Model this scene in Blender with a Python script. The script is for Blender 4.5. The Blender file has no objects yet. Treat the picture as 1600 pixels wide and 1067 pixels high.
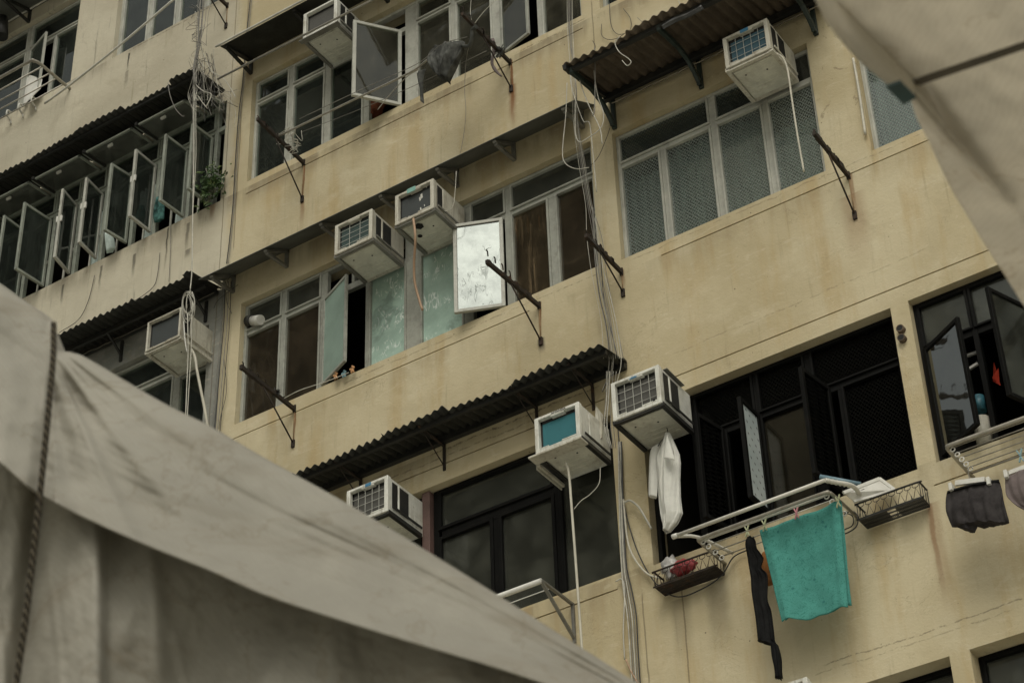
import bpy, math, random
from mathutils import Vector as V, Matrix, noise
random.seed(11)
R = math.radians
# ------------------------------------------------------------------ camera calibration
D = 12.0                                   # distance camera -> facade plane (y = 12); "w" = metres out from that plane
RT = V((0.8313303, 0.5549954, -0.0294974)); UP = V((0.3552023, -0.4897403, 0.7962323)); FW = V((-0.4274592, 0.6724095, 0.6042716))
FPX = 3424.82
GROUND = -1.6
def ray(px, py): return RT*((px-800)/FPX) - UP*((py-533.5)/FPX) + FW
def F(px, py, w=0.0):
    r = ray(px, py); return r*((D-w)/r.y)
def FX(px, py, x):
    r = ray(px, py); return r*(x/r.x)
def FZ(px, py, z):
    r = ray(px, py); return r*(z/r.z)
def P(x, z, w=0.0): return V((x, D-w, z))
C = bpy.context.scene.collection
ROOT = {}
# ------------------------------------------------------------------ mesh helpers
def sm(pts, k=6):
    """Catmull-Rom through the points"""
    if len(pts) < 3: return [V(p) for p in pts]
    q = [2*pts[0]-pts[1]] + list(pts) + [2*pts[-1]-pts[-2]]
    out = []
    for i in range(1, len(q)-2):
        a, b, c, d = q[i-1], q[i], q[i+1], q[i+2]
        for j in range(k):
            t = j/k
            out.append(0.5*((2*b)+(c-a)*t+(2*a-5*b+4*c-d)*t*t+(3*b-a-3*c+d)*t**3))
    out.append(V(q[-2])); return out
class MB:
    def __init__(s): s.v = []; s.f = []; s.mi = []; s.s = []
    def face(s, pts, mi=0, smooth=False):
        n = len(s.v); s.v += [V(p) for p in pts]; s.f.append(tuple(range(n, n+len(pts)))); s.mi.append(mi); s.s.append(smooth)
    def ob(s, o, a, b, c, mi=0):
        o, a, b, c = V(o), V(a), V(b), V(c)
        if a.cross(b).dot(c) < 0: a, b = b, a
        n = len(s.v)
        s.v += [o, o+a, o+a+b, o+b, o+c, o+a+c, o+a+b+c, o+b+c]
        for q in ((0,3,2,1),(4,5,6,7),(0,1,5,4),(1,2,6,5),(2,3,7,6),(3,0,4,7)):
            s.f.append(tuple(n+i for i in q)); s.mi.append(mi); s.s.append(False)
    def box(s, x0, x1, w0, w1, z0, z1, mi=0):
        s.ob(P(x0, z0, w0), (x1-x0, 0, 0), (0, w0-w1, 0), (0, 0, z1-z0), mi)
    def bar(s, p, q, a, b=None, mi=0, up=V((0, 0, 1))):
        p, q = V(p), V(q); b = a if b is None else b
        d = q-p; e = d.normalized(); r = e.cross(up)
        if r.length < 1e-3: r = e.cross(V((0, 1, 0)))
        r.normalize(); u = r.cross(e).normalized()
        s.ob(p-r*a/2-u*b/2, d, r*a, u*b, mi)
    def tube(s, pts, r, n=6, mi=0, closed=False, r2=None):
        pts = [V(p) for p in pts]; m = len(pts); base = len(s.v)
        up = None
        for i, p in enumerate(pts):
            if closed: t = pts[(i+1) % m]-pts[i-1]
            else: t = pts[min(i+1, m-1)]-pts[max(i-1, 0)]
            if t.length < 1e-9: t = V((0, 0, 1))
            t.normalize()
            if up is None:
                up = t.orthogonal().normalized()
            up = (up-t*up.dot(t))
            if up.length < 1e-6: up = t.orthogonal()
            up.normalize(); sd = t.cross(up)
            rr = r if r2 is None else r+(r2-r)*i/max(1, m-1)
            for j in range(n):
                a = 2*math.pi*j/n; s.v.append(p+(up*math.cos(a)+sd*math.sin(a))*rr)
        for i in range(m if closed else m-1):
            k = (i+1) % m
            for j in range(n):
                l = (j+1) % n
                s.f.append((base+i*n+j, base+i*n+l, base+k*n+l, base+k*n+j)); s.mi.append(mi); s.s.append(True)
        if not closed:
            s.f.append(tuple(base+j for j in reversed(range(n)))); s.mi.append(mi); s.s.append(False)
            s.f.append(tuple(base+(m-1)*n+j for j in range(n))); s.mi.append(mi); s.s.append(False)
    def grid(s, fn, nu, nv, mi=0, smooth=True):
        base = len(s.v)
        for j in range(nv+1):
            for i in range(nu+1): s.v.append(V(fn(i/nu, j/nv)))
        for j in range(nv):
            for i in range(nu):
                a = base+j*(nu+1)+i
                s.f.append((a, a+1, a+nu+2, a+nu+1)); s.mi.append(mi); s.s.append(smooth)
    def rings(s, L, mi=0, cap=True, smooth=True):
        """loft closed rings of equal length"""
        base = len(s.v); n = len(L[0])
        for r in L: s.v += [V(p) for p in r]
        for i in range(len(L)-1):
            for j in range(n):
                k = (j+1) % n
                s.f.append((base+i*n+j, base+i*n+k, base+(i+1)*n+k, base+(i+1)*n+j)); s.mi.append(mi); s.s.append(smooth)
        if cap:
            s.f.append(tuple(base+j for j in reversed(range(n)))); s.mi.append(mi); s.s.append(False)
            s.f.append(tuple(base+(len(L)-1)*n+j for j in range(n))); s.mi.append(mi); s.s.append(False)
    def build(s, name, mats, parent=None, bevel=0, solid=0, at=None):
        if not isinstance(mats, (list, tuple)): mats = [mats]
        if parent is None:
            if at is None:
                xs = [p.x for p in s.v]; ys = [p.y for p in s.v]; zs = [p.z for p in s.v]
                at = V(((min(xs)+max(xs))/2, (min(ys)+max(ys))/2, min(zs)))
            org = V(at)
        else: org = ROOT[parent.name]
        me = bpy.data.meshes.new(name)
        me.from_pydata([tuple(p-org) for p in s.v], [], s.f)
        for m in mats: me.materials.append(m)
        me.polygons.foreach_set('material_index', s.mi); me.polygons.foreach_set('use_smooth', s.s)
        me.update()
        o = bpy.data.objects.new(name, me); C.objects.link(o)
        if parent is None: o.location = org
        else: o.parent = parent
        ROOT[o.name] = org
        if solid:
            md = o.modifiers.new('thickness', 'SOLIDIFY'); md.thickness = solid; md.offset = 0
        if bevel:
            md = o.modifiers.new('edge', 'BEVEL'); md.width = bevel; md.segments = 1; md.limit_method = 'ANGLE'
        return o
def tag(o, label=None, cat=None, group=None, kind=None):
    if label: o['label'] = label
    if cat: o['category'] = cat
    if group: o['group'] = group
    if kind: o['kind'] = kind
    return o
def empty(name, loc, label, cat, group=None):
    o = bpy.data.objects.new(name, None); C.objects.link(o); o.location = loc; o.empty_display_size = .1
    ROOT[o.name] = V(loc); tag(o, label, cat, group); return o
# ------------------------------------------------------------------ material helpers
class NT:
    def __init__(s, name):
        s.m = bpy.data.materials.new(name); s.m.use_nodes = True; s.t = s.m.node_tree; s.t.nodes.clear()
        s.out = s.t.nodes.new('ShaderNodeOutputMaterial'); s._pos = None
    def n(s, typ, **kw):
        nd = s.t.nodes.new('ShaderNode'+typ)
        for k, v in kw.items(): setattr(nd, k, v)
        return nd
    def put(s, sock, v):
        if hasattr(v, 'is_output') or isinstance(v, bpy.types.NodeSocket): s.t.links.new(v, sock)
        elif isinstance(v, (int, float)) and hasattr(sock.default_value, '__len__'):
            sock.default_value = (v, v, v, 1) if len(sock.default_value) == 4 else (v, v, v)
        elif isinstance(v, (tuple, list)) and len(v) == 3 and len(sock.default_value) == 4: sock.default_value = (*v, 1)
        else: sock.default_value = v
    def pos(s):
        if s._pos is None:
            g = s.n('NewGeometry'); s._pos = g.outputs['Position']
            sp = s.n('SeparateXYZ'); s.put(sp.inputs[0], s._pos); s.x, s.y, s.z = sp.outputs
        return s._pos
    def math(s, op, a, b=None, c=None, clamp=False):
        nd = s.n('Math', operation=op, use_clamp=clamp)
        for i, q in enumerate((a, b, c)):
            if q is not None: s.put(nd.inputs[i], q)
        return nd.outputs[0]
    def noise(s, scale, detail=4, rough=.55, vec=None, stretch=None, dist=0):
        v = vec or s.pos()
        if stretch:
            mp = s.n('Mapping'); s.put(mp.inputs[0], v); mp.inputs['Scale'].default_value = stretch; v = mp.outputs[0]
        nd = s.n('TexNoise'); s.put(nd.inputs['Vector'], v)
        nd.inputs['Scale'].default_value = scale; nd.inputs['Detail'].default_value = detail; nd.inputs['Roughness'].default_value = rough
        nd.inputs['Distortion'].default_value = dist
        return nd.outputs[0]
    def ramp(s, f, a, b, lo=0., hi=1.):
        nd = s.n('MapRange', interpolation_type='SMOOTHSTEP'); s.put(nd.inputs[0], f)
        for i, q in enumerate((a, b, lo, hi)): nd.inputs[i+1].default_value = q
        return nd.outputs[0]
    def mix(s, f, a, b, mode='MIX'):
        nd = s.n('Mix', data_type='RGBA', blend_type=mode, clamp_factor=True)
        s.put(nd.inputs[0], f); s.put(nd.inputs[6], a); s.put(nd.inputs[7], b); return nd.outputs[2]
    def bump(s, h, dist=.01, st=.5):
        nd = s.n('Bump'); nd.inputs['Strength'].default_value = st; nd.inputs['Distance'].default_value = dist
        s.put(nd.inputs['Height'], h); return nd.outputs[0]
    def pbsdf(s, col, rough=.6, metal=0., normal=None, spec=.5, alpha=None):
        nd = s.n('BsdfPrincipled'); s.put(nd.inputs['Base Color'], col); s.put(nd.inputs['Roughness'], rough)
        s.put(nd.inputs['Metallic'], metal); s.put(nd.inputs['Specular IOR Level'], spec)
        if normal is not None: s.put(nd.inputs['Normal'], normal)
        return nd.outputs[0]
    def done(s, sh): s.t.links.new(sh, s.out.inputs[0]); return s.m
def paint(name, col, rough=.55, var=.25, sc=9., dirt=.0, dirtcol=(.06, .05, .04), metal=0., bump=.0, spec=.5, dsc=5., lo=.5, hi=.72, runs=0.):
    """weathered painted / plain surface with tone variation and dirt patches"""
    k = NT(name)
    n1 = k.noise(sc, 5, .6); n2 = k.noise(sc*7, 3)
    f = k.math('ADD', k.math('MULTIPLY', n1, .7), k.math('MULTIPLY', n2, .3))
    dark = tuple(c*(1-var) for c in col); lite = tuple(min(1, c*(1+var)) for c in col)
    c = k.mix(k.ramp(f, .3, .7), dark, lite)
    if dirt:
        d = k.ramp(k.noise(dsc, 6, .65, dist=.4), lo, hi, 0, dirt)
        c = k.mix(d, c, dirtcol)
    if runs:
        rn = k.ramp(k.noise(34, 4, .65, stretch=(1, 1, .09)), .5, .72, 0, runs); c = k.mix(rn, c, dirtcol)
        rs = k.math('MULTIPLY', k.ramp(k.noise(21, 5, .7), .62, .70), .7*runs); c = k.mix(rs, c, (.16, .075, .03))
    nm = k.bump(n2, .01, bump) if bump else None
    return k.done(k.pbsdf(c, rough, metal, nm, spec))
M = {}
def wall_material():
    k = NT('painted_render'); k.pos()
    big = k.noise(.7, 4, .6); mid = k.noise(2.6, 6, .65, dist=.3); fine = k.noise(60, 4, .7); tiny = k.noise(240, 2)
    streak = k.noise(3.2, 5, .6, stretch=(1.6, 1, .22)); thin = k.noise(11, 4, .6, stretch=(1.6, 1, .1))
    cream = k.mix(k.ramp(big, .36, .64), (.455, .385, .24), (.56, .49, .33))
    cream = k.mix(k.ramp(streak, .5, .72, 0, .55), cream, (.44, .325, .16))
    cream = k.mix(k.ramp(mid, .52, .74, 0, .5), cream, (.62, .56, .40))
    grey = k.mix(k.ramp(big, .36, .64), (.475, .43, .325), (.585, .54, .42))
    leftbay = k.ramp(k.math('ADD', k.x, k.math('MULTIPLY', mid, .3)), -10.75, -10.55, 1, 0)
    c = k.mix(leftbay, cream, grey)
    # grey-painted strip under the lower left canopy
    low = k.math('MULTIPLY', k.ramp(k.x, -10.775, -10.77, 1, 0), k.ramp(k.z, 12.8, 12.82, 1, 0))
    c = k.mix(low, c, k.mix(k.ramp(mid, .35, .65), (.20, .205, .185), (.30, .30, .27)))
    # run-down dirt, fading downwards from noise
    c = k.mix(k.ramp(thin, .57, .78, 0, .42), c, (.25, .205, .125))
    c = k.mix(k.ramp(k.noise(1.5, 7, .7, dist=.8), .56, .8, 0, .42), c, (.29, .235, .14))
    # soot along the sills, cornice lines
    def band(z, h, amt):
        up = k.math('SUBTRACT', z, k.z)
        return k.math('MULTIPLY', k.math('MULTIPLY', k.ramp(up, -.005, .0), k.ramp(up, .0, h, 1, 0)), k.math('MULTIPLY', k.ramp(streak, .36, .62), amt))
    for z, h, a in ((13.95, .30, .55), (16.83, .2, .4), (11.0, .3, .18), (8.27, .45, .3), (12.88, .3, .4), (10.0, .3, .3)):
        bm = band(z, h, a)
        if z in (10.0, 12.88): bm = k.math('MULTIPLY', bm, k.ramp(k.x, -6.62, -6.55, 1, 0))
        c = k.mix(bm, c, (.13, .105, .07))
    # dark mould streaks on the left spandrels
    ms = k.math('MULTIPLY', k.ramp(k.noise(9, 4, .6, stretch=(2, 1, .12)), .6, .72), leftbay)
    c = k.mix(k.math('MULTIPLY', ms, .5), c, (.12, .11, .085))
    # specks and small chips
    vo = k.n('TexVoronoi'); vo.inputs['Scale'].default_value = 7; k.put(vo.inputs['Vector'], k._pos)
    sp = k.math('MULTIPLY', k.ramp(vo.outputs['Distance'], .03, .055, 1, 0), k.ramp(k.noise(3), .5, .6))
    c = k.mix(k.math('MULTIPLY', sp, .8), c, (.09, .07, .045))
    c = k.mix(k.ramp(fine, .58, .78, 0, .4), c, (.24, .195, .12))
    # pitted patches, trowel marks and scuffs
    pit = k.math('MULTIPLY', k.ramp(k.noise(34, 5, .75), .6, .7), k.ramp(k.noise(2.2, 4, .7), .48, .62)); c = k.mix(k.math('MULTIPLY', pit, .55), c, (.20, .16, .095))
    vo2 = k.n('TexVoronoi'); vo2.inputs['Scale'].default_value = 16; k.put(vo2.inputs['Vector'], k._pos)
    sp2 = k.math('MULTIPLY', k.ramp(vo2.outputs['Distance'], .05, .09, 1, 0), k.ramp(k.noise(4.5), .52, .6)); c = k.mix(k.math('MULTIPLY', sp2, .5), c, (.16, .125, .07))
    tro = k.ramp(k.noise(7, 6, .7, stretch=(.6, 1, 2.0), dist=1.5), .57, .66, 0, .22); c = k.mix(tro, c, (.66, .60, .45))
    hair = k.ramp(k.math('ABSOLUTE', k.math('SUBTRACT', k.noise(1.9, 6, .7, dist=1.1), .5)), .0, .006, 1, 0); c = k.mix(k.math('MULTIPLY', k.math('MULTIPLY', hair, k.ramp(k.noise(1.1, 3), .5, .62)), .45), c, (.17, .135, .08))
    # peeling paint patches on the pier beside the right window
    pe = k.math('MULTIPLY', k.ramp(k.noise(9, 6, .7, dist=1.2), .6, .63), k.math('MULTIPLY', k.ramp(k.math('ABSOLUTE', k.math('ADD', k.x, 4.5)), .18, .26, 1, 0), k.ramp(k.z, 11.2, 11.5)))
    c = k.mix(k.math('MULTIPLY', pe, .6), c, (.24, .19, .12))
    # hairline cracks (wandering horizontal)
    def hline(z0, x0, x1, amp, wd, a, slope=0.):
        dz = k.math('ADD', k.math('SUBTRACT', k.z, z0), k.math('MULTIPLY', k.math('SUBTRACT', k.noise(2.4, 6, .7), .5), amp))
        if slope: dz = k.math('SUBTRACT', dz, k.math('MULTIPLY', k.math('SUBTRACT', k.x, x0), slope))
        m = k.ramp(k.math('ABSOLUTE', dz), wd*.4, wd, 1, 0)
        m = k.math('MULTIPLY', m, k.math('MULTIPLY', k.ramp(k.x, x0, x0+.1), k.ramp(k.x, x1-.1, x1, 1, 0)))
        return k.math('MULTIPLY', m, k.math('MULTIPLY', k.ramp(k.noise(14, 4, .8), .42, .56), a))
    cr = [hline(7.03, -5.3, -3.2, .09, .008, .55), hline(6.98, -5.4, -3.9, .08, .007, .35), hline(10.02, -6.2, -4.0, .10, .008, .28),
          hline(11.09, -6.5, -3.5, .12, .008, .35), hline(10.0, -8.5, -6.8, .12, .012, .7), hline(9.93, -9.2, -7.4, .08, .01, .5), hline(16.8, -12.4, -10.9, .05, .012, .6),
          hline(13.97, -7.5, -6.7, .08, .01, .6), hline(11.10, -9.4, -6.7, .08, .008, .45)]
    for m in cr: c = k.mix(m, c, (.10, .08, .05))
    # vertical joints on the left pilaster
    for x0, z0, z1 in ((-10.86, 11, 19), (-10.70, 13.2, 19), (-6.66, 13.0, 14.2), (-6.60, 6.5, 8.1), (-6.28, 6.6, 8.2)):
        dx = k.math('ADD', k.math('SUBTRACT', k.x, x0), k.math('MULTIPLY', k.math('SUBTRACT', k.noise(1.7, 5, .7), .5), .03))
        m = k.math('MULTIPLY', k.ramp(k.math('ABSOLUTE', dx), .003, .009, 1, 0), k.math('MULTIPLY', k.ramp(k.z, z0, z0+.1), k.ramp(k.z, z1-.1, z1, 1, 0)))
        c = k.mix(k.math('MULTIPLY', m, .6), c, (.13, .10, .06))
    # rust and water runs under iron work, painted shadow with dirt below the basket: x, top z, length, half width, amount, colour
    rust = (.20, .085, .03); dk = (.045, .04, .03)
    for x0, z0, ln, hw, a, cc in ((-9.88, 13.92, .72, .016, .95, rust), (-9.88, 13.45, .45, .03, .45, rust), (-7.53, 13.9, .95, .018, .95, rust), (-7.53, 13.6, .55, .045, .6, rust),
                              (-9.88, 11.1, .55, .014, .8, rust), (-7.35, 11.06, .42, .016, .9, rust), (-7.35, 10.69, .17, .035, .9, dk), (-6.56, 11.02, .25, .02, .5, rust),
                              (-4.53, 11.0, .5, .02, .6, rust), (-4.55, 10.8, .8, .11, .35, rust), (-4.36, 7.95, .85, .022, .55, rust), (-4.34, 7.95, 1.0, .06, .3, rust),
                              (-12.35, 16.76, .30, .014, .95, dk), (-12.35, 16.5, .3, .03, .4, dk),
                              (-11.30, 13.86, .40, .025, .6, dk), (-11.28, 13.52, .12, .04, .6, dk), (-11.56, 13.93, .6, .012, .8, dk), (-11.98, 13.80, .34, .022, .65, dk), (-12.42, 13.86, .35, .018, .7, dk), (-12.93, 13.86, .3, .018, .7, dk), (-11.00, 13.95, .22, .04, .5, rust),
                              (-6.0, 8.0, .7, .10, .38, dk), (-6.3, 7.9, .6, .09, .3, dk), (-5.5, 8.0, .4, .2, .25, dk), (-10.62, 15.6, .3, .05, .5, rust), (-8.31, 10.05, .3, .02, .6, dk), (-9.15, 10.05, .25, .02, .6, dk)):
        dx = k.math('ABSOLUTE', k.math('ADD', k.math('SUBTRACT', k.x, x0), k.math('MULTIPLY', k.math('SUBTRACT', k.noise(5, 4, .6), .5), .045)))
        m = k.math('MULTIPLY', k.ramp(dx, hw*.35, hw*1.25, 1, 0), k.math('MULTIPLY', k.ramp(k.z, z0-ln, z0-ln*.25), k.ramp(k.z, z0, z0+.01, 1, 0)))
        c = k.mix(k.math('MULTIPLY', m, a), c, cc)
    h = k.math('ADD', k.math('MULTIPLY', fine, .45), k.math('ADD', k.math('MULTIPLY', tiny, .2), k.math('MULTIPLY', k.noise(9, 5, .6), 1.2)))
    return k.done(k.pbsdf(c, .85, 0, k.bump(h, .012, .5), .25))
def glass(name, tint=(.8, .86, .82), dust=.06, dustcol=(.30, .33, .28), rough=.02, refl=1.0, streaky=0.):
    k = NT(name)
    fr = k.n('Fresnel'); fr.inputs[0].default_value = 1.5
    tr = k.n('BsdfTransparent'); k.put(tr.inputs[0], tint)
    gl = k.n('BsdfGlossy'); gl.inputs['Roughness'].default_value = rough; k.put(gl.inputs[0], (.92, .96, .93))
    k.put(gl.inputs['Normal'], k.bump(k.noise(2.2, 3, .5), .02, .12))
    df = k.n('BsdfDiffuse'); k.put(df.inputs[0], dustcol)
    d = k.ramp(k.noise(4, 6, .65, dist=.5), .3, .8, dust*.55, dust*1.6)
    if streaky:
        d = k.math('ADD', d, k.ramp(k.noise(9, 4, .6, stretch=(2.2, 1, .16), dist=.8), .5, .75, 0, streaky))
    m1 = k.n('MixShader'); k.put(m1.inputs[0], d); k.put(m1.inputs[1], tr.outputs[0]); k.put(m1.inputs[2], df.outputs[0])
    m2 = k.n('MixShader'); k.put(m2.inputs[0], k.math('MULTIPLY', fr.outputs[0], refl)); k.put(m2.inputs[1], m1.outputs[0]); k.put(m2.inputs[2], gl.outputs[0])
    return k.done(m2.outputs[0])
def scratches(k, s1=9., th=.03, keep=.5):
    """thin wriggling near-vertical creases of peeling film"""
    n = k.noise(s1, 2, .5, stretch=(1.5, 1, .55), dist=1.6)
    l = k.ramp(k.math('ABSOLUTE', k.math('SUBTRACT', n, .5)), th*.25, th, 1, 0)
    return k.math('MULTIPLY', l, k.ramp(k.noise(5.5, 3, .6), keep, keep+.12))
def frosted(name, col, var=.2, scr=0., rough=.25):
    k = NT(name); k.pos()
    c = k.mix(k.ramp(k.noise(3, 5, .6), .3, .7), tuple(q*(1-var) for q in col), tuple(q*(1+var) for q in col))
    rg = rough
    if scr:
        s = scratches(k, 8., .035, .47); c = k.mix(k.math('MULTIPLY', s, scr), c, (.78, .84, .80))
        s2 = k.ramp(k.noise(3.2, 4, .6, dist=.4), .55, .68); c = k.mix(k.math('MULTIPLY', s2, .5), c, tuple(q*.35 for q in col))
    return k.done(k.pbsdf(c, rg, 0, k.bump(k.noise(3, 3), .02, .1), .55))
def film(name):
    """mirror film peeling off glass"""
    k = NT(name); k.pos()
    n_ = k.noise(8., 2, .5, stretch=(1.9, 1, .42), dist=1.1)
    s = k.math('MULTIPLY', k.ramp(k.math('ABSOLUTE', k.math('SUBTRACT', n_, .5)), .004, .016, 1, 0), k.ramp(k.noise(4.2, 3, .6), .46, .58))
    edge = k.ramp(k.noise(5, 5, .6), .35, .6)
    c = k.mix(edge, (.11, .12, .115), (.138, .150, .143)); c = k.mix(k.math('MULTIPLY', s, .38), c, (.055, .06, .055))
    return k.done(k.pbsdf(c, k.math('ADD', .15, k.math('MULTIPLY', s, .1)), .92, k.bump(k.math('ADD', k.noise(4, 3), k.math('MULTIPLY', s, -.25)), .015, .2)))
def wired(name, wire=(.20, .225, .205), bg=None, tint=(.86, .92, .89), shine=.6):
    """glass covered with a fine diamond mesh"""
    k = NT(name); k.pos()
    pitch = .031
    def dg(sg):
        u = k.math('DIVIDE', k.math('ADD', k.x, k.math('MULTIPLY', k.z, sg)), pitch)
        return k.math('ABSOLUTE', k.math('SUBTRACT', k.math('FRACT', u), .5))
    d = k.math('MINIMUM', dg(.8), dg(-.8))
    m = k.math('MULTIPLY', k.ramp(d, .08, .26, 1, 0), .8)
    tr = k.n('BsdfTransparent'); k.put(tr.inputs[0], tint)
    df = k.n('BsdfDiffuse'); k.put(df.inputs[0], wire)
    gl = k.n('BsdfGlossy'); gl.inputs['Roughness'].default_value = .05
    fr = k.n('Fresnel'); fr.inputs[0].default_value = 1.5
    m1 = k.n('MixShader'); k.put(m1.inputs[0], m); k.put(m1.inputs[1], tr.outputs[0]); k.put(m1.inputs[2], df.outputs[0])
    m2 = k.n('MixShader'); k.put(m2.inputs[0], k.math('MULTIPLY', fr.outputs[0], shine)); k.put(m2.inputs[1], m1.outputs[0]); k.put(m2.inputs[2], gl.outputs[0])
    return k.done(m2.outputs[0])
def cloth(name, col, var=.12, trans=.15, sc=14., pattern=None, rough=.9):
    k = NT(name); k.pos()
    c = k.mix(k.ramp(k.noise(sc, 5, .6), .3, .7), tuple(q*(1-var) for q in col), tuple(min(1, q*(1+var)) for q in col))
    if pattern: c = pattern(k, c)
    wv = k.noise(160, 2); nm = k.bump(k.math('ADD', wv, k.noise(18, 4)), .006, .35)
    sh = k.pbsdf(c, rough, 0, nm, .1)
    if trans:
        t = k.n('BsdfTranslucent'); k.put(t.inputs[0], c)
        m = k.n('MixShader'); m.inputs[0].default_value = trans; k.put(m.inputs[1], sh); k.put(m.inputs[2], t.outputs[0]); sh = m.outputs[0]
    return k.done(sh)
def towel_pattern(k, c):
    v = k.n('TexVoronoi', feature='DISTANCE_TO_EDGE'); v.inputs['Scale'].default_value = 24; k.put(v.inputs['Vector'], k._pos)
    n = k.noise(18, 2, .5, dist=2.2)
    l = k.ramp(k.math('ABSOLUTE', k.math('SUBTRACT', n, .5)), .008, .03, 1, 0)
    c = k.mix(k.math('MULTIPLY', l, .5), c, (.015, .12, .095))
    v2 = k.n('TexVoronoi'); v2.inputs['Scale'].default_value = 13; k.put(v2.inputs['Vector'], k._pos)
    return k.mix(k.math('MULTIPLY', k.ramp(v2.outputs['Distance'], .10, .17, 1, 0), .6), c, (.02, .13, .13))
def canvas(name, col, trans=.25, dirt=.35):
    k = NT(name); k.pos()
    a = k.noise(1.6, 6, .65, dist=.6); b = k.noise(6, 6, .7, dist=.3)
    st = k.noise(3.5, 5, .65, stretch=(.5, .5, 2.2), dist=.5)
    c = k.mix(k.ramp(a, .34, .66), tuple(q*.86 for q in col), tuple(q*1.08 for q in col))
    c = k.mix(k.ramp(st, .5, .75, 0, dirt), c, (col[0]*.62, col[1]*.56, col[2]*.48))
    c = k.mix(k.ramp(b, .6, .8, 0, dirt*.8), c, (col[0]*.5, col[1]*.46, col[2]*.40))
    c = k.mix(k.ramp(k.noise(14, 5, .7), .66, .72, 0, .3), c, (.2, .18, .15))
    wx = k.noise(420, 2); cr = k.noise(5, 5, .6, dist=.6)
    # faint weave lines and a sprinkle of drip marks
    wl = k.n('TexWave', bands_direction='DIAGONAL'); k.put(wl.inputs['Vector'], k._pos); wl.inputs['Scale'].default_value = 34; wl.inputs['Distortion'].default_value = 6; wl.inputs['Detail'].default_value = 3
    c = k.mix(k.ramp(wl.outputs[1], .3, 1., 0, .10), c, (col[0]*.6, col[1]*.56, col[2]*.5))
    edge = k.ramp(k.math('ABSOLUTE', k.math('SUBTRACT', k.noise(2.6, 5, .6, dist=.7), .52)), .0, .012, 1, 0); c = k.mix(k.math('MULTIPLY', edge, .28), c, (col[0]*.55, col[1]*.48, col[2]*.38))   # tide marks
    nm = k.bump(k.math('ADD', k.math('MULTIPLY', wx, .12), cr), .006, .4)
    sh = k.pbsdf(c, .75, 0, nm, .2)
    t = k.n('BsdfTranslucent'); k.put(t.inputs[0], c)
    m = k.n('MixShader'); m.inputs[0].default_value = trans; k.put(m.inputs[1], sh); k.put(m.inputs[2], t.outputs[0])
    return k.done(m.outputs[0])
def fins(name, col, pitch=.010):
    """condenser fins: fine vertical lines"""
    k = NT(name); k.pos()
    u = k.math('FRACT', k.math('DIVIDE', k.math('ADD', k.z, k.math('MULTIPLY', k.x, .0)), pitch))
    c = k.mix(k.ramp(k.math('ABSOLUTE', k.math('SUBTRACT', u, .5)), .1, .4), tuple(q*1.35 for q in col), tuple(q*.55 for q in col))
    c = k.mix(k.ramp(k.noise(14, 5, .7), .5, .75, 0, .5), c, tuple(q*.4+.02 for q in col))
    return k.done(k.pbsdf(c, .6, .0, None, .3))
def rope_material():
    k = NT('braided_rope')
    tc = k.n('TexCoord'); w = k.n('TexWave', bands_direction='DIAGONAL'); k.put(w.inputs['Vector'], k.pos()); w.inputs['Scale'].default_value = 30; w.inputs['Distortion'].default_value = .4
    c = k.mix(w.outputs[1], (.02, .017, .013), (.10, .085, .06))
    return k.done(k.pbsdf(c, .9, 0, k.bump(w.outputs[1], .006, .9), .1))
M['wall'] = wall_material()
M['groove'] = paint('groove_shadowed_render', (.30, .24, .15), .9, .2)
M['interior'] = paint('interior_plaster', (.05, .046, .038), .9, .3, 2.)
M['alu'] = paint('grey_window_metal', (.30, .305, .265), .5, .18, 6., .45, (.12, .11, .09), 0, 0, .4, 9.)
M['alu2'] = paint('pale_window_metal', (.40, .40, .35), .5, .15, 6., .4, (.16, .145, .115), 0, 0, .4, 8.)
M['alu_green'] = paint('old_green_grey_window_metal', (.26, .28, .235), .5, .2, 6., .5, (.09, .085, .07), 0, 0, .4, 9.)
M['black_frame'] = paint('black_window_steel', (.0045, .0045, .004), .65, .3, 8., .25, (.02, .018, .014), spec=.10)
M['brown_post'] = paint('red_brown_post', (.11, .065, .055), .7, .2)
M['glass'] = glass('window_glass', (.55, .62, .58), .10, (.20, .235, .20), .02, 1.15, .03)
M['glass_dusty'] = glass('dusty_window_glass', (.55, .58, .52), .13, (.26, .245, .18), .04, 1.2, .06)
M['glass_brown'] = glass('brown_reflection_stained_glass', (.42, .36, .27), .14, (.20, .155, .10), .06, 1., .04)  # left panes: brown reflection put into tint and dust; right pane: stains
M['glass_smoke'] = glass('smoked_grey_glass', (.22, .23, .21), .30, (.13, .135, .11), .12, 1.1)
M['glass_clear'] = glass('clear_casement_glass', (.62, .68, .65), .11, (.28, .33, .28), .03, 1.1)
M['glass_mirror'] = glass('reflective_tinted_glass', (.30, .32, .30), .12, (.12, .12, .10), .03, 3.2)
M['glass_pale'] = glass('dusty_pale_glass', (.6, .64, .6), .34, (.30, .31, .265), .06, 1.)
M['glass_stained'] = glass('rust_stained_glass', (.50, .44, .36), .16, (.23, .17, .10), .06, 1., .5)
M['glass_dim'] = glass('dim_brown_glass', (.30, .27, .22), .14, (.085, .075, .05), .08, .6)
M['frost'] = frosted('frosted_green_glass', (.26, .35, .30), .12)
M['frost_crack'] = frosted('frosted_glass_with_creased_film', (.36, .49, .42), .18, .8, .2)
M['film'] = film('creased_mirror_film')
M['wired'] = wired('wire_mesh_glass')
M['wired_dark'] = wired('dark_wire_mesh', (.0055, .0055, .005), None, (.35, .36, .33), .05)
M['wired_top'] = wired('dusty_wire_mesh_glass', (.06, .07, .062))
M['perf'] = None
M['ac'] = paint('air_conditioner_white_enamel', (.66, .66, .60), .45, .10, 7., .5, (.27, .24, .17), 0, .05, .4, 6., .46, .7, .55)
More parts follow.
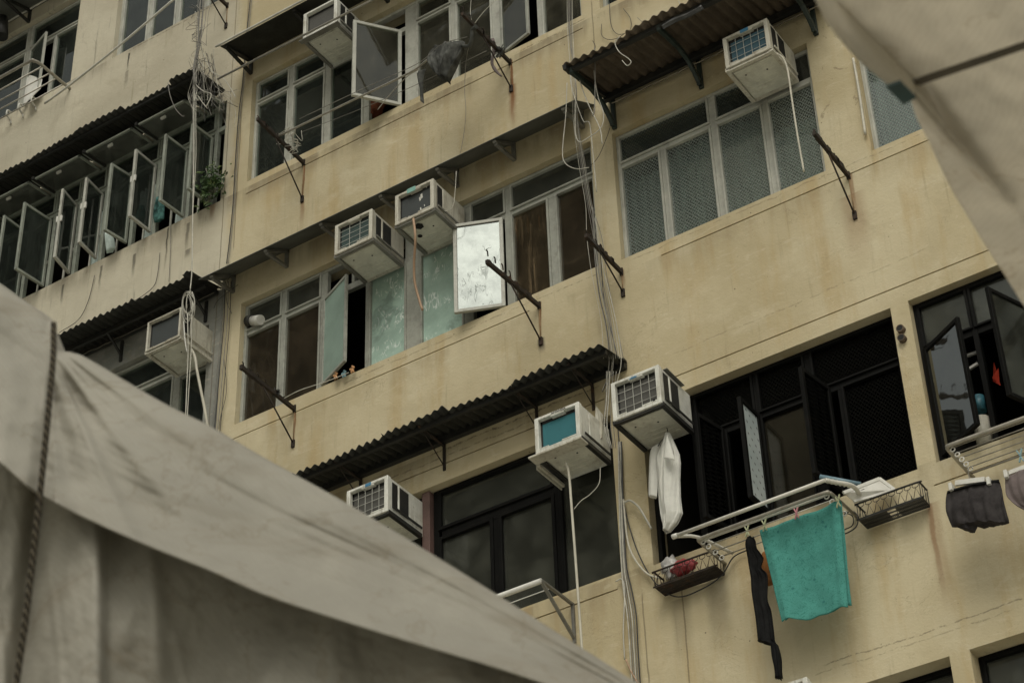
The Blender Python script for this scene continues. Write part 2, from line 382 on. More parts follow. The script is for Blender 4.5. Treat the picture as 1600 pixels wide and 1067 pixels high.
M['ac_old'] = paint('yellowed_air_conditioner_enamel', (.52, .50, .42), .5, .12, 7., .5, (.24, .20, .14), 0, .05, .4, 8., .5, .72, .7)
M['ac_under'] = paint('dirty_galvanised_tray', (.60, .595, .51), .5, .15, 7., .5, (.24, .20, .14), .0, .1, .4, 6.)
M['black'] = paint('black_painted_steel', (.016, .016, .014), .55, .3, 9., .3, (.06, .05, .035))
M['dark'] = paint('dark_recess', (.012, .012, .011), .9, .2)
M['grey_steel'] = paint('grey_weathered_steel', (.20, .195, .17), .5, .25, 9., .4, (.09, .07, .045), .3)
M['soffit'] = paint('weathered_sheet_metal', (.115, .12, .108), .6, .2, 3., .4, (.07, .062, .05), .0, .05, .3, 4.)
M['corr'] = paint('blackened_corrugated_sheet', (.028, .028, .023), .65, .35, 6., .5, (.018, .017, .014), .0, .1, .3, 5.)
M['corr_brown'] = paint('rusty_brown_corrugated_sheet', (.105, .083, .060), .7, .3, 5., .55, (.045, .032, .022), .0, .15, .25, 6.)
M['corr_edge'] = paint('pale_rotten_sheet_edge', (.32, .29, .23), .8, .3, 14., .5, (.10, .08, .06))
M['green_bracket'] = paint('dark_green_iron', (.020, .032, .027), .55, .3, 9., .3, (.045, .03, .02))
M['rust'] = paint('rusty_black_iron', (.035, .028, .022), .75, .35, 18., .5, (.11, .05, .022), .2, .3, .3, 12.)
M['rust_wall'] = paint('rust_stained_rod', (.26, .17, .085), .8, .3, 14.)
M['tube'] = paint('worn_metal_tube', (.36, .34, .29), .38, .2, 12., .4, (.16, .12, .08), .45, .0, .5, 9.)
M['tube_white'] = paint('white_plastic_coated_tube', (.58, .565, .50), .45, .12, 12., .35, (.3, .26, .2))
M['cable_white'] = paint('weathered_white_cable', (.46, .445, .38), .6, .2, 12., .3, (.2, .17, .12))
M['cable_grey'] = paint('grey_cable', (.20, .19, .165), .65, .25, 12.)
M['cable_black'] = paint('black_cable', (.03, .03, .028), .6, .3, 12.)
M['hose'] = paint('tan_drain_hose', (.36, .235, .145), .55, .15, 10.)
M['hose_white'] = paint('cream_drain_hose', (.50, .475, .39), .55, .15, 10.)
M['pvc'] = paint('white_plastic', (.62, .61, .56), .45, .1, 8., .3, (.3, .27, .2))
M['terra'] = paint('vent_terracotta', (.10, .07, .045), .8, .3, 12.)
M['leaf'] = paint('plant_leaf', (.055, .105, .03), .5, .45, 16.)
M['leaf_pale'] = paint('plant_leaf_pale', (.14, .19, .07), .5, .35, 16.)
M['red'] = paint('red_plastic_bag', (.30, .035, .04), .35, .3, 18., .3, (.45, .4, .4), 0, .3, .5, 14.)
M['bag'] = paint('clear_plastic_bag', (.46, .45, .43), .3, .25, 14., .3, (.3, .1, .1), 0, .4, .6, 9.)
M['blue_tube'] = paint('faded_blue_tube', (.16, .25, .30), .5, .15, 9., .3, (.10, .11, .11))
M['tarp'] = canvas('weathered_canvas', (.395, .374, .318), .25, .6)
M['tarp2'] = canvas('beige_canvas', (.69, .65, .565), .75, .16)
M['rope'] = rope_material()
M['strap'] = paint('olive_webbing', (.075, .062, .042), .85, .2, 20.)
M['tape'] = paint('dark_green_clip', (.012, .035, .033), .6, .2)
M['towel'] = cloth('teal_towelling', (.082, .295, .255), .1, .12, 9., towel_pattern)
M['shirt'] = cloth('white_cotton', (.74, .735, .68), .06, .2)
M['blackcloth'] = cloth('black_cloth', (.012, .012, .012), .3, .0)
M['shortcloth'] = cloth('charcoal_grey_cloth', (.043, .039, .039), .3, .05)
M['mauvecloth'] = cloth('grey_mauve_cloth', (.17, .14, .135), .15, .08)
M['ragcloth'] = cloth('grey_black_rag', (.085, .087, .08), .55, .04, 9.)
M['orangecloth'] = cloth('orange_cloth', (.30, .13, .045), .15, .1)
M['redcloth'] = cloth('bright_red_cloth', (.75, .09, .05), .1, .2)
M['curtain'] = cloth('pale_curtain', (.70, .80, .76), .1, .25)
def stripes(k, c):
    a = k.noise(26, 2, .5, stretch=(1, 1, .04)); b = k.noise(7, 3, .6, stretch=(1, 1, .25))
    c = k.mix(k.ramp(a, .45, .62, 0, .75), c, (.22, .27, .26)); return k.mix(k.ramp(b, .5, .75, 0, .6), c, (.16, .20, .19))
M['curtain_lace'] = cloth('pale_lace_curtain', (.80, .88, .84), .06, .2, 9., stripes)
M['curtain_dark'] = cloth('brown_stained_curtain', (.15, .095, .055), .55, .1, 5.)
M['peg'] = paint('pale_green_plastic', (.42, .45, .28), .5, .1)
M['peg_pink'] = paint('pink_plastic', (.55, .24, .27), .5, .15)
M['peg_orange'] = paint('orange_plastic', (.55, .30, .14), .5, .15)
M['peg_blue'] = paint('pale_blue_plastic', (.25, .42, .48), .5, .1)
M['badge_blue'] = paint('blue_badge', (.06, .20, .34), .4, .1)
M['badge_green'] = paint('pale_green_badge', (.22, .42, .36), .4, .15)
M['fin_teal'] = fins('teal_condenser_fins', (.035, .155, .18))
M['fin_blue'] = fins('blue_condenser_fins', (.045, .10, .13))
M['fin_grey'] = fins('grey_condenser_fins', (.085, .083, .075))
M['fin_dark'] = fins('dark_condenser_fins', (.055, .062, .062))
M['fin_green'] = fins('green_grey_condenser_fins', (.055, .085, .08))
M['wireguard'] = paint('pale_wire_guard', (.42, .42, .38), .5, .15)
def perforated():
    k = NT('perforated_white_panel'); k.pos()
    c = k.mix(k.ramp(k.noise(5), .3, .7), (.44, .50, .49), (.55, .60, .585))
    sl = k.math('ADD', k.z, k.math('MULTIPLY', k.y, .55))
    row = k.math('FRACT', k.math('DIVIDE', sl, .105)); col = k.math('FRACT', k.math('DIVIDE', k.y, .05))
    hole = k.math('MULTIPLY', k.ramp(k.math('ABSOLUTE', k.math('SUBTRACT', row, .5)), .06, .09, 1, 0), k.ramp(k.math('ABSOLUTE', k.math('SUBTRACT', col, .5)), .14, .2, 1, 0))
    return k.done(k.pbsdf(k.mix(hole, c, (.03, .03, .03)), .4))
M['perf'] = perforated()
# ================================================================== SETTING
g = MB(); g.face([(-120, -80, GROUND), (80, -80, GROUND), (80, 60, GROUND), (-120, 60, GROUND)])
tag(g.build('ground', paint('street_concrete', (.45, .44, .385), .9, .2, 1.5, .3, (.1, .1, .09))), kind='structure')
# ================================================================== BUILDING
B = empty('apartment_building', (-8, 12, GROUND), 'cream rendered apartment block with stained walls, window bands and air conditioners', 'building')
X0, X1, Z0, Z1 = -21.0, -1.2, GROUND, 21.5
HOLES = {'F4A': (-15.6, -13.2, 16.83, 18.2), 'F4B': (-12.6, -10.97, 16.83, 18.2), 'F3L': (-15.6, -10.9, 13.95, 15.28), 'F3M': (-10.58, -6.77, 14.03, 15.38),
         'F3R': (-6.58, -4.72, 14.0, 15.37), 'F2L': (-14.0, -10.94, 11.13, 12.46), 'F2M': (-10.56, -6.77, 11.17, 12.53), 'F2R': (-6.56, -4.72, 11.13, 12.5),
         'F2S': (-4.33, -2.6, 11.13, 12.5), 'F1M': (-10.6, -6.76, 8.29, 9.69), 'F1R': (-6.49, -4.395, 8.25, 9.645), 'F1S': (-4.255, -2.4, 8.25, 9.645),
         'F0R': (-6.49, -4.395, 5.35, 6.81), 'F0S': (-4.255, -2.4, 5.35, 6.81), 'F0M': (-10.6, -6.76, 5.4, 6.8), 'F4M': (-10.58, -6.77, 16.9, 18.2)}
def gv(x0, x1, z): return (x0, x1, z-.006, z+.006)
GROOVES = [gv(-10.58, -6.77, 13.87), gv(-10.57, -7.45, 11.02), gv(-6.2, -2.4, 11.0), gv(-8.4, -6.8, 8.16), gv(-6.2, -2.4, 9.80), gv(-4.3, -2.4, 8.08), gv(-9.6, -6.8, 9.86)]
def wall():
    xs = {X0, X1}; zs = {Z0, Z1}
    for a in list(HOLES.values())+GROOVES: xs |= {a[0], a[1]}; zs |= {a[2], a[3]}
    xs = sorted(xs); zs = sorted(zs)
    def dep(x, z):
        if not (X0 < x < X1 and Z0 < z < Z1): return None
        for a in HOLES.values():
            if a[0] < x < a[1] and a[2] < z < a[3]: return 'h'
        for a in GROOVES:
            if a[0] < x < a[1] and a[2] < z < a[3]: return -.012
        return 0.0
    m = MB(); TH = -.24
    for i in range(len(xs)-1):
        for j in range(len(zs)-1):
            x0, x1, z0, z1 = xs[i], xs[i+1], zs[j], zs[j+1]; xc, zc = (x0+x1)/2, (z0+z1)/2
            d = dep(xc, zc)
            if d == 'h': continue
            mi = 0 if d == 0 else 1
            m.face([P(x0, z0, d), P(x1, z0, d), P(x1, z1, d), P(x0, z1, d)], mi)
            m.face([P(x0, z0, TH), P(x0, z1, TH), P(x1, z1, TH), P(x1, z0, TH)], 0)
            for (nx, nz, a, b) in ((xc-(x1-x0), 0, (x0, z0), (x0, z1)), (0, 0, 0, 0)): pass
            # neighbours
            def nb(ii, jj):
                if not (0 <= ii < len(xs)-1 and 0 <= jj < len(zs)-1): return None
                return dep((xs[ii]+xs[ii+1])/2, (zs[jj]+zs[jj+1])/2)
            for n_, a, b in ((nb(i-1, j), (x0, z1), (x0, z0)), (nb(i+1, j), (x1, z0), (x1, z1)), (nb(i, j-1), (x0, z0), (x1, z0)), (nb(i, j+1), (x1, z1), (x0, z1))):
                if n_ == 'h' or n_ is None: lo = TH
                elif n_ < d: lo = n_
                else: continue
                m.face([P(a[0], a[1], lo), P(b[0], b[1], lo), P(b[0], b[1], d), P(a[0], a[1], d)], 0)
    return m
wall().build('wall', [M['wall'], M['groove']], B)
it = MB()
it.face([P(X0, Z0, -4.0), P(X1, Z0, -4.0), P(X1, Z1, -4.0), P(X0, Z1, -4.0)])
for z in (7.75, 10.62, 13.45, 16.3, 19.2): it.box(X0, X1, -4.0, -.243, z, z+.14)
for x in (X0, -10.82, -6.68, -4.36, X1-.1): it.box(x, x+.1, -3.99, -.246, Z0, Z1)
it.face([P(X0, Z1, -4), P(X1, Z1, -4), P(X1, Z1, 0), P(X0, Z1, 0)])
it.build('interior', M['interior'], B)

# ------------------------------------------------------------------ windows
def window(hole, mull, trans, panes, mat, glassmats, wf=-.06, fw=.035, name='window', extra=None, sash=.020, bars=()):
    """hole rect; mull: x ranges; trans: (z0,z1,[x ranges]); panes: (xa,xb,za,zb,glass index or None for an opening)"""
    x0, x1, z0, z1 = hole
    m = MB()
    m.box(x0, x0+fw, wf-.06, wf, z0, z1); m.box(x1-fw, x1, wf-.06, wf, z0, z1)
    m.box(x0+fw, x1-fw, wf-.06, wf, z0, z0+fw); m.box(x0+fw, x1-fw, wf-.06, wf, z1-fw, z1)
    for a, b in mull: m.box(a, b, wf-.058, wf-.006, z0+fw, z1-fw)
    for za, zb, rs in trans:
        for a, b in rs: m.box(a, b, wf-.055, wf-.009, za, zb)
    for a, b, c, d in bars: m.box(a, b, wf-.053, wf-.0075, c, d)
    gl = MB()
    for xa, xb, za, zb, gi in panes:
        if gi is None: continue
        if gi < 0: gi = -gi-1; s = 0
        else: s = sash
        if s:
            o = s*.8; i = s*.2
            for q in ((xa-o, xa+i, za-o, zb+o), (xb-i, xb+o, za-o, zb+o), (xa+i, xb-i, za-o, za+i), (xa+i, xb-i, zb-i, zb+o)): m.box(q[0], q[1], wf-.04, wf+.009, q[2], q[3])
        gl.box(xa, xb, wf-.027, wf-.022, za, zb, gi)
    if extra: extra(m)
    w = m.build(name, mat, B, bevel=.003)
    if gl.v: gl.build('pane', glassmats, w)
    return w
def casement(win, hx, za, zb, w0, dx, dw, mat, gmat, fw=.028, th=.026, handle=None, name='casement'):
    """open sash hinged at (hx, w0); free edge at (hx+dx, w0+dw)"""
    a = V((hx, D-w0, 0)); e = V((dx, -dw, 0)); L = e.length; e.normalize(); nrm = V((e.y, -e.x, 0))
    m = MB()
    def slab(s0, s1, zz0, zz1, t, mi, off=0): m.ob(a+e*s0-nrm*(t/2-off)+V((0, 0, zz0)), e*(s1-s0), nrm*t, V((0, 0, zz1-zz0)), mi)
    slab(0, fw, za, zb, th, 0); slab(L-fw, L, za, zb, th, 0); slab(fw, L-fw, za, za+fw, th, 0); slab(fw, L-fw, zb-fw, zb, th, 0)
    slab(fw*.8, L-fw*.8, za+fw*.8, zb-fw*.8, .005, 1)
    mats = [mat, gmat]
    if handle:
        zc = za+(zb-za)*.52
        m.ob(a+e*(L-.02)-nrm*(th/2+.02)+V((0, 0, zc)), e*.018, nrm*(th+.04), V((0, 0, .075)), 2); mats.append(M[handle])
    return m.build(name, mats, win, bevel=.002)
def curtain(win, xa, xb, za, zb, w, mat, amp=.018, wl=.09, name='curtain', sk=0):
    m = MB(); n = max(10, int((xb-xa)/.012))
    ph = random.random()*6
    def fn(u, v):
        x = xa+(xb-xa)*u
        y = amp*math.sin(x/wl*6.28+ph+1.4*noise.noise((x*3, v*2, 3)))+.4*amp*math.sin(x/wl*14.1+2*v)+.02*noise.noise((x*4, v*3, ph))
        return P(x, za+(zb-za)*v+sk*(u-.5), w+y)
    m.grid(fn, n, 8)
    return m.build(name, mat, win, solid=.002)
def span(a, b): return [(a, b)]
# top floor, left bay
wA = window(HOLES['F4A'], [(-14.06, -13.98), (-14.86, -14.78)], [(17.79, 17.85, [(-15.56, -14.86), (-14.78, -14.06), (-13.98, -13.235)])],
            [(-14.78, -14.06, 17.85, 18.16, 0), (-13.98, -13.235, 17.85, 18.16, 0), (-15.56, -14.86, 17.85, 18.16, 0), (-14.78, -14.06, 16.87, 17.79, 0), (-13.58, -13.235, 16.87, 17.79, 0), (-15.56, -14.86, 16.87, 17.79, 0)],
            M['alu2'], [M['glass']], bars=[(-13.63, -13.575, 16.87, 17.79)])
casement(wA, -13.96, 16.9, 17.76, -.045, .36, .12, M['alu2'], M['glass_clear'])
curtain(wA, -14.75, -14.1, 16.86, 17.8, -.2, M['curtain']); curtain(wA, -13.62, -13.42, 16.9, 17.75, -.22, M['curtain'])
wB = window(HOLES['F4B'], [(-12.19, -12.11), (-11.79, -11.71), (-11.38, -11.30)], [(17.79, 17.85, [(-12.565, -12.19), (-12.11, -11.79), (-11.71, -11.38), (-11.30, -11.005)])],
            [(a, b, c, d, 0) for a, b in ((-12.545, -12.19), (-12.11, -11.79), (-11.71, -11.38), (-11.30, -11.005)) for c, d in ((16.87, 17.79), (17.85, 18.165))], M['alu2'], [M['glass']], extra=lambda m: m.box(-12.565, -12.545, -.15, -.07, 16.865, 18.165))
# third floor, left bay: casements standing open under a glazed shelf
hinges = [(-14.7, .02, .3), (-14.32, .05, .3), (-13.95, -.02, .31), (-13.60, .0, .33), (-13.24, -.03, .375), (-12.89, .065, .285), (-12.53, .045, .30), (-12.13, -.04, .285), (-11.82, .0, .31), (-11.395, -.02, .325), (-11.075, -.02, .29)]
pst = [(h[0]+.005, h[0]+.05) for h in hinges]
w3 = window(HOLES['F3L'], [p for p in pst if p[0] > -15.5], [(14.93, 14.99, span(-15.56, -10.94))],
            [(pst[i][1], pst[i+1][0], 14.99, 15.245, 0) for i in range(len(pst)-1)], M['alu_green'], [M['glass']], wf=-.03)
for i, (hx, dx, dw) in enumerate(hinges):
    casement(w3, hx, 14.0+random.uniform(-.01, .02), 14.885+random.uniform(-.02, .02), -.02, dx, dw, M['alu2'] if i in (5, 6, 8) else M['alu_green'], M['glass_clear'], .030, .028, 'pvc' if i in (5, 6, 8) else None)
for i in range(7):
    xa = -15.35+i*.705-.02; xb = xa+.665
    if xb > -10.9: xb = -10.93
    m = MB(); o = P(xa, 15.225, -.02); u = V((xb-xa, 0, 0)); t = V((0, -.33, -.035)); up = V((0, 0, .022)); s = .026
    m.ob(o, u, t.normalized()*s, up); m.ob(o+t, u, -t.normalized()*s, up); m.ob(o, V((s, 0, 0)), t, up*1.02); m.ob(o+u-V((s, 0, 0)), V((s, 0, 0)), t, up*1.02)
    m.ob(o+up*.4+V((.01, 0, 0)), u-V((.02, 0, 0)), t, up*.2, 1)
    m.ob(o+t*.86+u*.5-V((.03, 0, .03)), V((.06, 0, 0)), V((0, .022, 0)), V((0, 0, .03)), 2)
    m.build('fanlight', [M['alu_green'], M['glass_pale'], M['pvc']], w3, bevel=.002)
for xa, xb in ((-12.72, -12.62), (-12.05, -11.9), (-11.62, -11.5), (-13.0, -12.92)): curtain(w3, xa, xb, 14.0, 14.8, -.16, M['curtain'], .02, .06)
m = MB()
for i in range(26):
    x = -15.4+i*.178; m.box(x, x+.018, -.13, -.115, 13.96, 14.93)
m.box(-15.5, -10.93, -.132, -.113, 14.42, 14.44); m.build('window_guard', M['tube_white'], w3)
# third floor, middle bay
mu = [(-10.17, -10.09), (-9.72, -9.63), (-9.25, -9.17), (-8.75, -8.6), (-8.23, -8.15), (-7.77, -7.67), (-7.27, -7.2)]
cl = [(-10.545, -10.17), (-10.09, -9.72), (-9.63, -9.25), (-9.17, -8.75), (-8.6, -8.23), (-8.15, -7.77), (-7.67, -7.27), (-7.2, -6.805)]
w4 = window(HOLES['F3M'], mu, [(15.055, 15.115, [c for c in cl])],
            [(a, b, 14.065, 15.055, 0 if i < 4 else 1) for i, (a, b) in enumerate(cl) if i not in (3, 6)] + [(a, b, 15.115, 15.345, 0 if i < 4 else 1) for i, (a, b) in enumerate(cl) if i not in (2, 3)],
            M['alu2'], [M['glass'], M['glass_dusty']])
casement(w4, -8.775, 14.06, 15.04, -.04, -.29, .38, M['alu2'], M['glass_dusty'], .034, .03)
casement(w4, -7.655, 14.085, 15.045, -.05, .355, .085, M['alu'], M['glass_dusty'], .028)
w4b = window(HOLES['F3R'], [(-5.64, -5.56)], [], [(-6.545, -5.64, 14.035, 15.335, 0), (-5.56, -4.755, 14.035, 15.335, 0)], M['alu'], [M['glass']])
# second floor, left bay
w5 = window(HOLES['F2L'], [(-11.40, -11.30), (-12.6, -12.5)], [(12.10, 12.17, [(-12.5, -11.40)]), (12.03, 12.10, [(-11.30, -10.975)])],
            [(-12.5, -11.40, 12.17, 12.425, 0), (-12.5, -11.95, 11.165, 12.10, 0), (-11.88, -11.40, 11.165, 12.10, 0), (-11.30, -10.975, 11.165, 12.03, 0), (-13.9, -12.6, 11.165, 12.425, 0)], M['alu'], [M['glass']], bars=[(-11.95, -11.88, 11.165, 12.10)])
curtain(w5, -12.3, -11.45, 11.15, 12.40, -.18, M['curtain'], .02, .1); curtain(w5, -11.28, -11.02, 11.15, 12.0, -.2, M['curtain'], .02, .1)
# second floor, middle bay
w6 = window(HOLES['F2M'], [(-10.14, -10.07), (-9.69, -9.61), (-9.18, -9.12), (-8.75, -8.57), (-8.15, -8.04), (-7.70, -7.62)],
            [(12.175, 12.245, [(-10.525, -10.14), (-10.07, -9.69), (-9.61, -9.18), (-9.12, -8.75), (-8.57, -8.15), (-8.04, -7.70)]), (12.17, 12.24, [(-7.62, -6.805)])],
            [(-10.525, -10.14, 11.205, 12.175, 1), (-10.07, -9.69, 11.205, 12.175, 1), (-10.525, -10.14, 12.245, 12.495, 0), (-10.07, -9.69, 12.245, 12.495, 0), (-9.12, -8.75, 11.205, 12.175, 2), (-8.57, -8.15, 11.205, 12.175, 2),
             (-7.62, -7.27, 11.205, 12.17, 3), (-7.17, -6.805, 11.205, 12.17, 1), (-9.61, -9.18, 12.245, 12.495, None), (-8.04, -7.70, 12.245, 12.495, 0), (-7.62, -6.805, 12.24, 12.495, 0)],
            M['alu'], [M['glass_smoke'], M['glass_brown'], M['frost_crack'], M['glass_stained']], bars=[(-9.34, -9.31, 12.245, 12.495), (-7.27, -7.17, 11.205, 12.17)])
casement(w6, -9.625, 11.215, 12.17, -.045, .385, .17, M['alu'], M['frost'], .026)
casement(w6, -7.705, 11.21, 12.17, -.045, -.40, .17, M['alu2'], M['film'], .032, .03)
curtain(w6, -7.63, -7.26, 11.2, 12.15, -.105, M['curtain_dark'], .012, .12); curtain(w6, -7.18, -6.8, 11.2, 12.15, -.105, M['curtain_dark'], .008, .2)
# second floor, right bay (wire mesh) and the next window along
w7 = window(HOLES['F2R'], [(-5.69, -5.61), (-5.22, -5.145)], [(12.13, 12.20, [(-6.525, -5.69), (-5.61, -5.22), (-5.145, -4.755)])],
            [(-6.525, -6.17, 11.165, 12.13, 0), (-6.10, -5.69, 11.165, 12.13, 0), (-5.61, -5.22, 11.165, 12.13, 0), (-5.145, -4.755, 11.165, 12.13, 0), (-6.525, -5.69, 12.20, 12.465, 1), (-5.61, -5.22, 12.20, 12.465, 1), (-5.145, -4.755, 12.2, 12.465, -3)], M['alu2'], [M['wired'], M['wired_top'], M['glass_smoke']], bars=[(-6.17, -6.10, 11.165, 12.13)])
for xa, xb, zt in ((-6.5, -6.16, 12.0), (-6.12, -5.68, 12.12), (-5.62, -5.2, 12.12), (-5.16, -4.77, 11.84)): curtain(w7, xa, xb, 11.12, zt, -.125, M['curtain_lace'], .018, .115)
w8 = window(HOLES['F2S'], [(-3.9, -3.85)], [(12.13, 12.20, [(-4.295, -3.9)])], [(-4.295, -3.9, 11.165, 12.13, 0), (-3.85, -2.64, 11.165, 12.465, 0), (-4.295, -3.9, 12.2, 12.465, 0)], M['alu2'], [M['wired']])
curtain(w8, -4.28, -2.7, 11.12, 12.4, -.125, M['curtain_lace'], .018, .115)
# first floor, middle bay: black steel
w9 = window((-8.48, -6.76, 8.29, 9.69), [(-7.37, -7.28)], [(9.22, 9.33, [(-8.41, -7.37)])],
            [(-8.41, -7.37, 9.33, 9.655, 0), (-8.41, -7.94, 8.325, 9.22, 0), (-7.84, -7.37, 8.325, 9.22, 0), (-7.28, -6.795, 8.325, 9.655, 0)], M['black_frame'], [M['glass_smoke']], wf=-.08, fw=.05, bars=[(-7.94, -7.84, 8.325, 9.22)], sash=.03,
            extra=None)
m = MB(); m.box(-8.56, -8.485, -.16, -.03, 8.295, 9.685); m.build('post', M['brown_post'], B, bevel=.004)
w10 = window((-10.6, -8.565, 8.29, 9.69), [(-9.6, -9.5)], [], [(-9.5, -8.6, 8.325, 9.655, 0), (-10.56, -9.6, 8.325, 9.655, 0)], M['black_frame'], [M['glass_smoke']], wf=-.09, fw=.05)
# first floor, right bay: black mesh screens, some swung open
hole = HOLES['F1R']
w11 = window(hole, [(-6.13, -6.07), (-5.60, -5.54), (-5.17, -5.09)], [(9.20, 9.27, [(-6.07, -5.60), (-5.54, -5.17), (-5.09, -4.43)])],
             [(-6.07, -5.60, 9.27, 9.61, 0), (-5.54, -5.17, 9.27, 9.61, 0), (-5.09, -4.43, 9.27, 9.61, 0), (-4.88, -4.43, 8.285, 9.20, 0), (-5.54, -5.20, 8.285, 9.2, 1), (-6.07, -5.85, 8.285, 9.2, 0)],
             M['black_frame'], [M['wired_dark'], M['glass_dim']], wf=-.09, fw=.035, bars=[(-4.93, -4.88, 8.285, 9.20), (-5.20, -5.17, 8.285, 9.2)])
casement(w11, -5.565, 8.36, 9.23, -.08, .0, .30, M['black_frame'], M['perf'], .035, .03)
casement(w11, -4.985, 8.32, 9.23, -.08, -.05, .36, M['black_frame'], M['wired_dark'], .035, .03)
casement(w11, -5.86, 8.32, 9.23, -.08, -.06, .32, M['black_frame'], M['wired_dark'], .035, .03)
# first floor, far right bay
w12 = window(HOLES['F1S'], [(-3.86, -3.82)], [(9.20, 9.27, [(-4.21, -3.86), (-3.82, -2.45)])], [(-4.21, -3.86, 9.27, 9.60, 0), (-3.82, -2.45, 9.27, 9.60, 0), (-3.2, -2.45, 8.3, 9.2, 0)], M['black_frame'], [M['glass_smoke']], wf=-.07, fw=.045)
casement(w12, -4.22, 8.31, 9.22, -.055, .36, .215, M['black_frame'], M['glass_mirror'], .032, .03)
casement(w12, -3.42, 8.32, 9.23, -.06, -.15, .40, M['black_frame'], M['glass_smoke'], .032, .03)
for h in ('F0R', 'F0S', 'F0M', 'F4M'):
    x0, x1, z0, z1 = HOLES[h]; xm = (x0+x1)/2
    window(HOLES[h], [(xm-.03, xm+.03)], [], [(x0+.04, xm-.03, z0+.04, z1-.04, 0), (xm+.03, x1-.04, z0+.04, z1-.04, 0)], M['black_frame'] if h[1] == '0' else M['alu2'], [M['glass_smoke'] if h[1] == '0' else M['glass']], wf=-.13)
# vents in the pillar between the first floor windows
for t in ((1409.5, 516.5), (1411.5, 531)):
    c = F(*t); m = MB(); pts = [c+V((0, y, 0)) for y in (-.035, .03)]
    m.tube([c+V((0, -.04, 0)), c+V((0, .02, 0))], .030, 16); m.tube([c+V((0, -.0405, 0)), c+V((0, -.041, 0))], .023, 14, 1)
    m.build('vent', [M['terra'], M['dark']], B)
# ================================================================== CANOPIES
def corrugated(name, xa, xb, wz_back, wz_front, mat, label, pitch=.076, amp=.011, seed=0, edge=None, solid=.003):
    """wz: (w, z) at the wall and at the front edge"""
    (wb, zb), (wf, zf) = wz_back, wz_front
    root = empty(name, P((xa+xb)/2, zb, 0), label, 'canopy')
    n = int((xb-xa)/pitch*10); m = MB()
    def fn(u, v):
        x = xa+(xb-xa)*u
        ov = .006*math.sin(int((x-xa)/.62)*2.4+seed)
        w = wb+(wf-wb)*v+(ov*4 if v > .99 else 0)+((.022*noise.noise((x*2.2, seed, 0))+.012*noise.noise((x*9, seed, 3))) if v > .99 else 0)
        z = zb+(zf-zb)*v+amp*(1+.45*noise.noise((x*1.3, seed, 8)))*math.sin(x/pitch*2*math.pi)+.020*noise.noise((x*1.7, v*2, seed+5))*v+.004*noise.noise((x*13, v*3, seed))*v+ov
        return P(x, z, w)
    m.grid(fn, n, 4)
    m.build('corrugated_sheet', mat, root, solid=solid)
    return root
# first floor middle: black
c1 = corrugated('corrugated_canopy', -10.5, -6.57, (.01, 10.10), (.40, 10.035), M['corr'], 'long black corrugated canopy with thin rod struts above the black framed window', .076, .014, 1)
m = MB(); m.box(-10.5, -6.58, .30, .33, 10.00, 10.05); m.build('rail', M['black'], c1); m = MB(); m.box(-10.5, -6.58, .004, .05, 10.04, 10.13); m.build('rail', M['black'], c1)
for x in (-9.15, -8.31, -7.42, -6.9):
    m = MB(); m.box(x-.012, x+.012, .002, .012, 9.79, 10.04); m.box(x-.012, x+.012, .012, .36, 10.02, 10.032); m.tube([P(x-.004, 10.015, .30), P(x-.004, 9.84, .012)], .005, 6)
    m.build('bracket', M['rust'], c1)
# second floor left
c2 = corrugated('corrugated_canopy', -14.0, -10.80, (.01, 12.82), (.43, 12.735), M['corr'], 'dark corrugated canopy over the lowest left window and its air conditioner', .076, .012, 2)
for q in ((.20, 12.74), (.03, 12.77)):
    m = MB(); m.box(-14, -10.82, q[0], q[0]+.03, q[1]-.03, q[1]+.01); m.build('rail', M['black'], c2)
for x in (-12.02, -10.98):
    m = MB(); m.box(x-.015, x+.015, .002, .02, 12.5, 12.74); m.bar(P(x, 12.72, .22), P(x, 12.58, .02), .02); m.build('bracket', M['black'], c2)
m = MB()
def fe(u, v): x = -13.6+2.75*u; return P(x, 12.80-.05*v+.012*noise.noise((x*9, v, 1)), .012+.05*v)
m.grid(fe, 80, 2); m.build('rotten_edge', M['corr_edge'], c2, solid=.004)
# third floor left
c3 = corrugated('corrugated_canopy', -15.6, -10.93, (.01, 15.41), (.46, 15.365), M['corr'], 'dark corrugated canopy above the row of open casements on the left', .076, .013, 3)
for i in range(7):
    x = -15.3+i*.705-.035
    if x > -10.93: continue
    m = MB(); m.bar(P(x, 15.20, .33), P(x, 15.24, .0), .03, .035); m.build('bracket', M['black'], c3)
m = MB(); m.box(-15.6, -10.96, .385, .41, 15.325, 15.35); m.build('rail', M['black'], c3)
# second floor right: rusty, deep, with curved green brackets
c4 = corrugated('corrugated_canopy', -6.56, -4.42, (.01, 12.90), (.77, 12.70), M['corr_brown'], 'deep rusty corrugated canopy on curved dark green brackets above the wire mesh window', .085, .016, 4, solid=.004)
m = MB()
m.box(-6.56, -4.42, .66, .70, 12.66, 12.70); m.box(-6.56, -4.42, .06, .10, 12.80, 12.865)
m.bar(P(-6.54, 12.865, .01), P(-6.54, 12.66, .76), .03, .045)
m.build('frame', M['black'], c4)
for x in (-6.52, -5.68, -4.62):
    m = MB(); prof = [(.70, 12.665), (.50, 12.70), (.36, 12.72), (.22, 12.70), (.11, 12.63), (.05, 12.58), (.035, 12.54)]
    for (a, b) in zip(prof[:-1], prof[1:]): m.bar(P(x, a[1]-.005, a[0]), P(x, b[1]-.005, b[0]), .035, .05)
    m.box(x-.02, x+.02, .0, .03, 12.52, 12.9)
    m.build('bracket', M['green_bracket'], c4, bevel=.004)
m = MB()
def fe(u, v): x = -6.5+2.05*u; return P(x, 12.80-.05*v+.014*noise.noise((x*11, v, 1)), .02+.06*v)
m.grid(fe, 80, 2); m.build('rotten_edge', M['corr_edge'], c4, solid=.004)
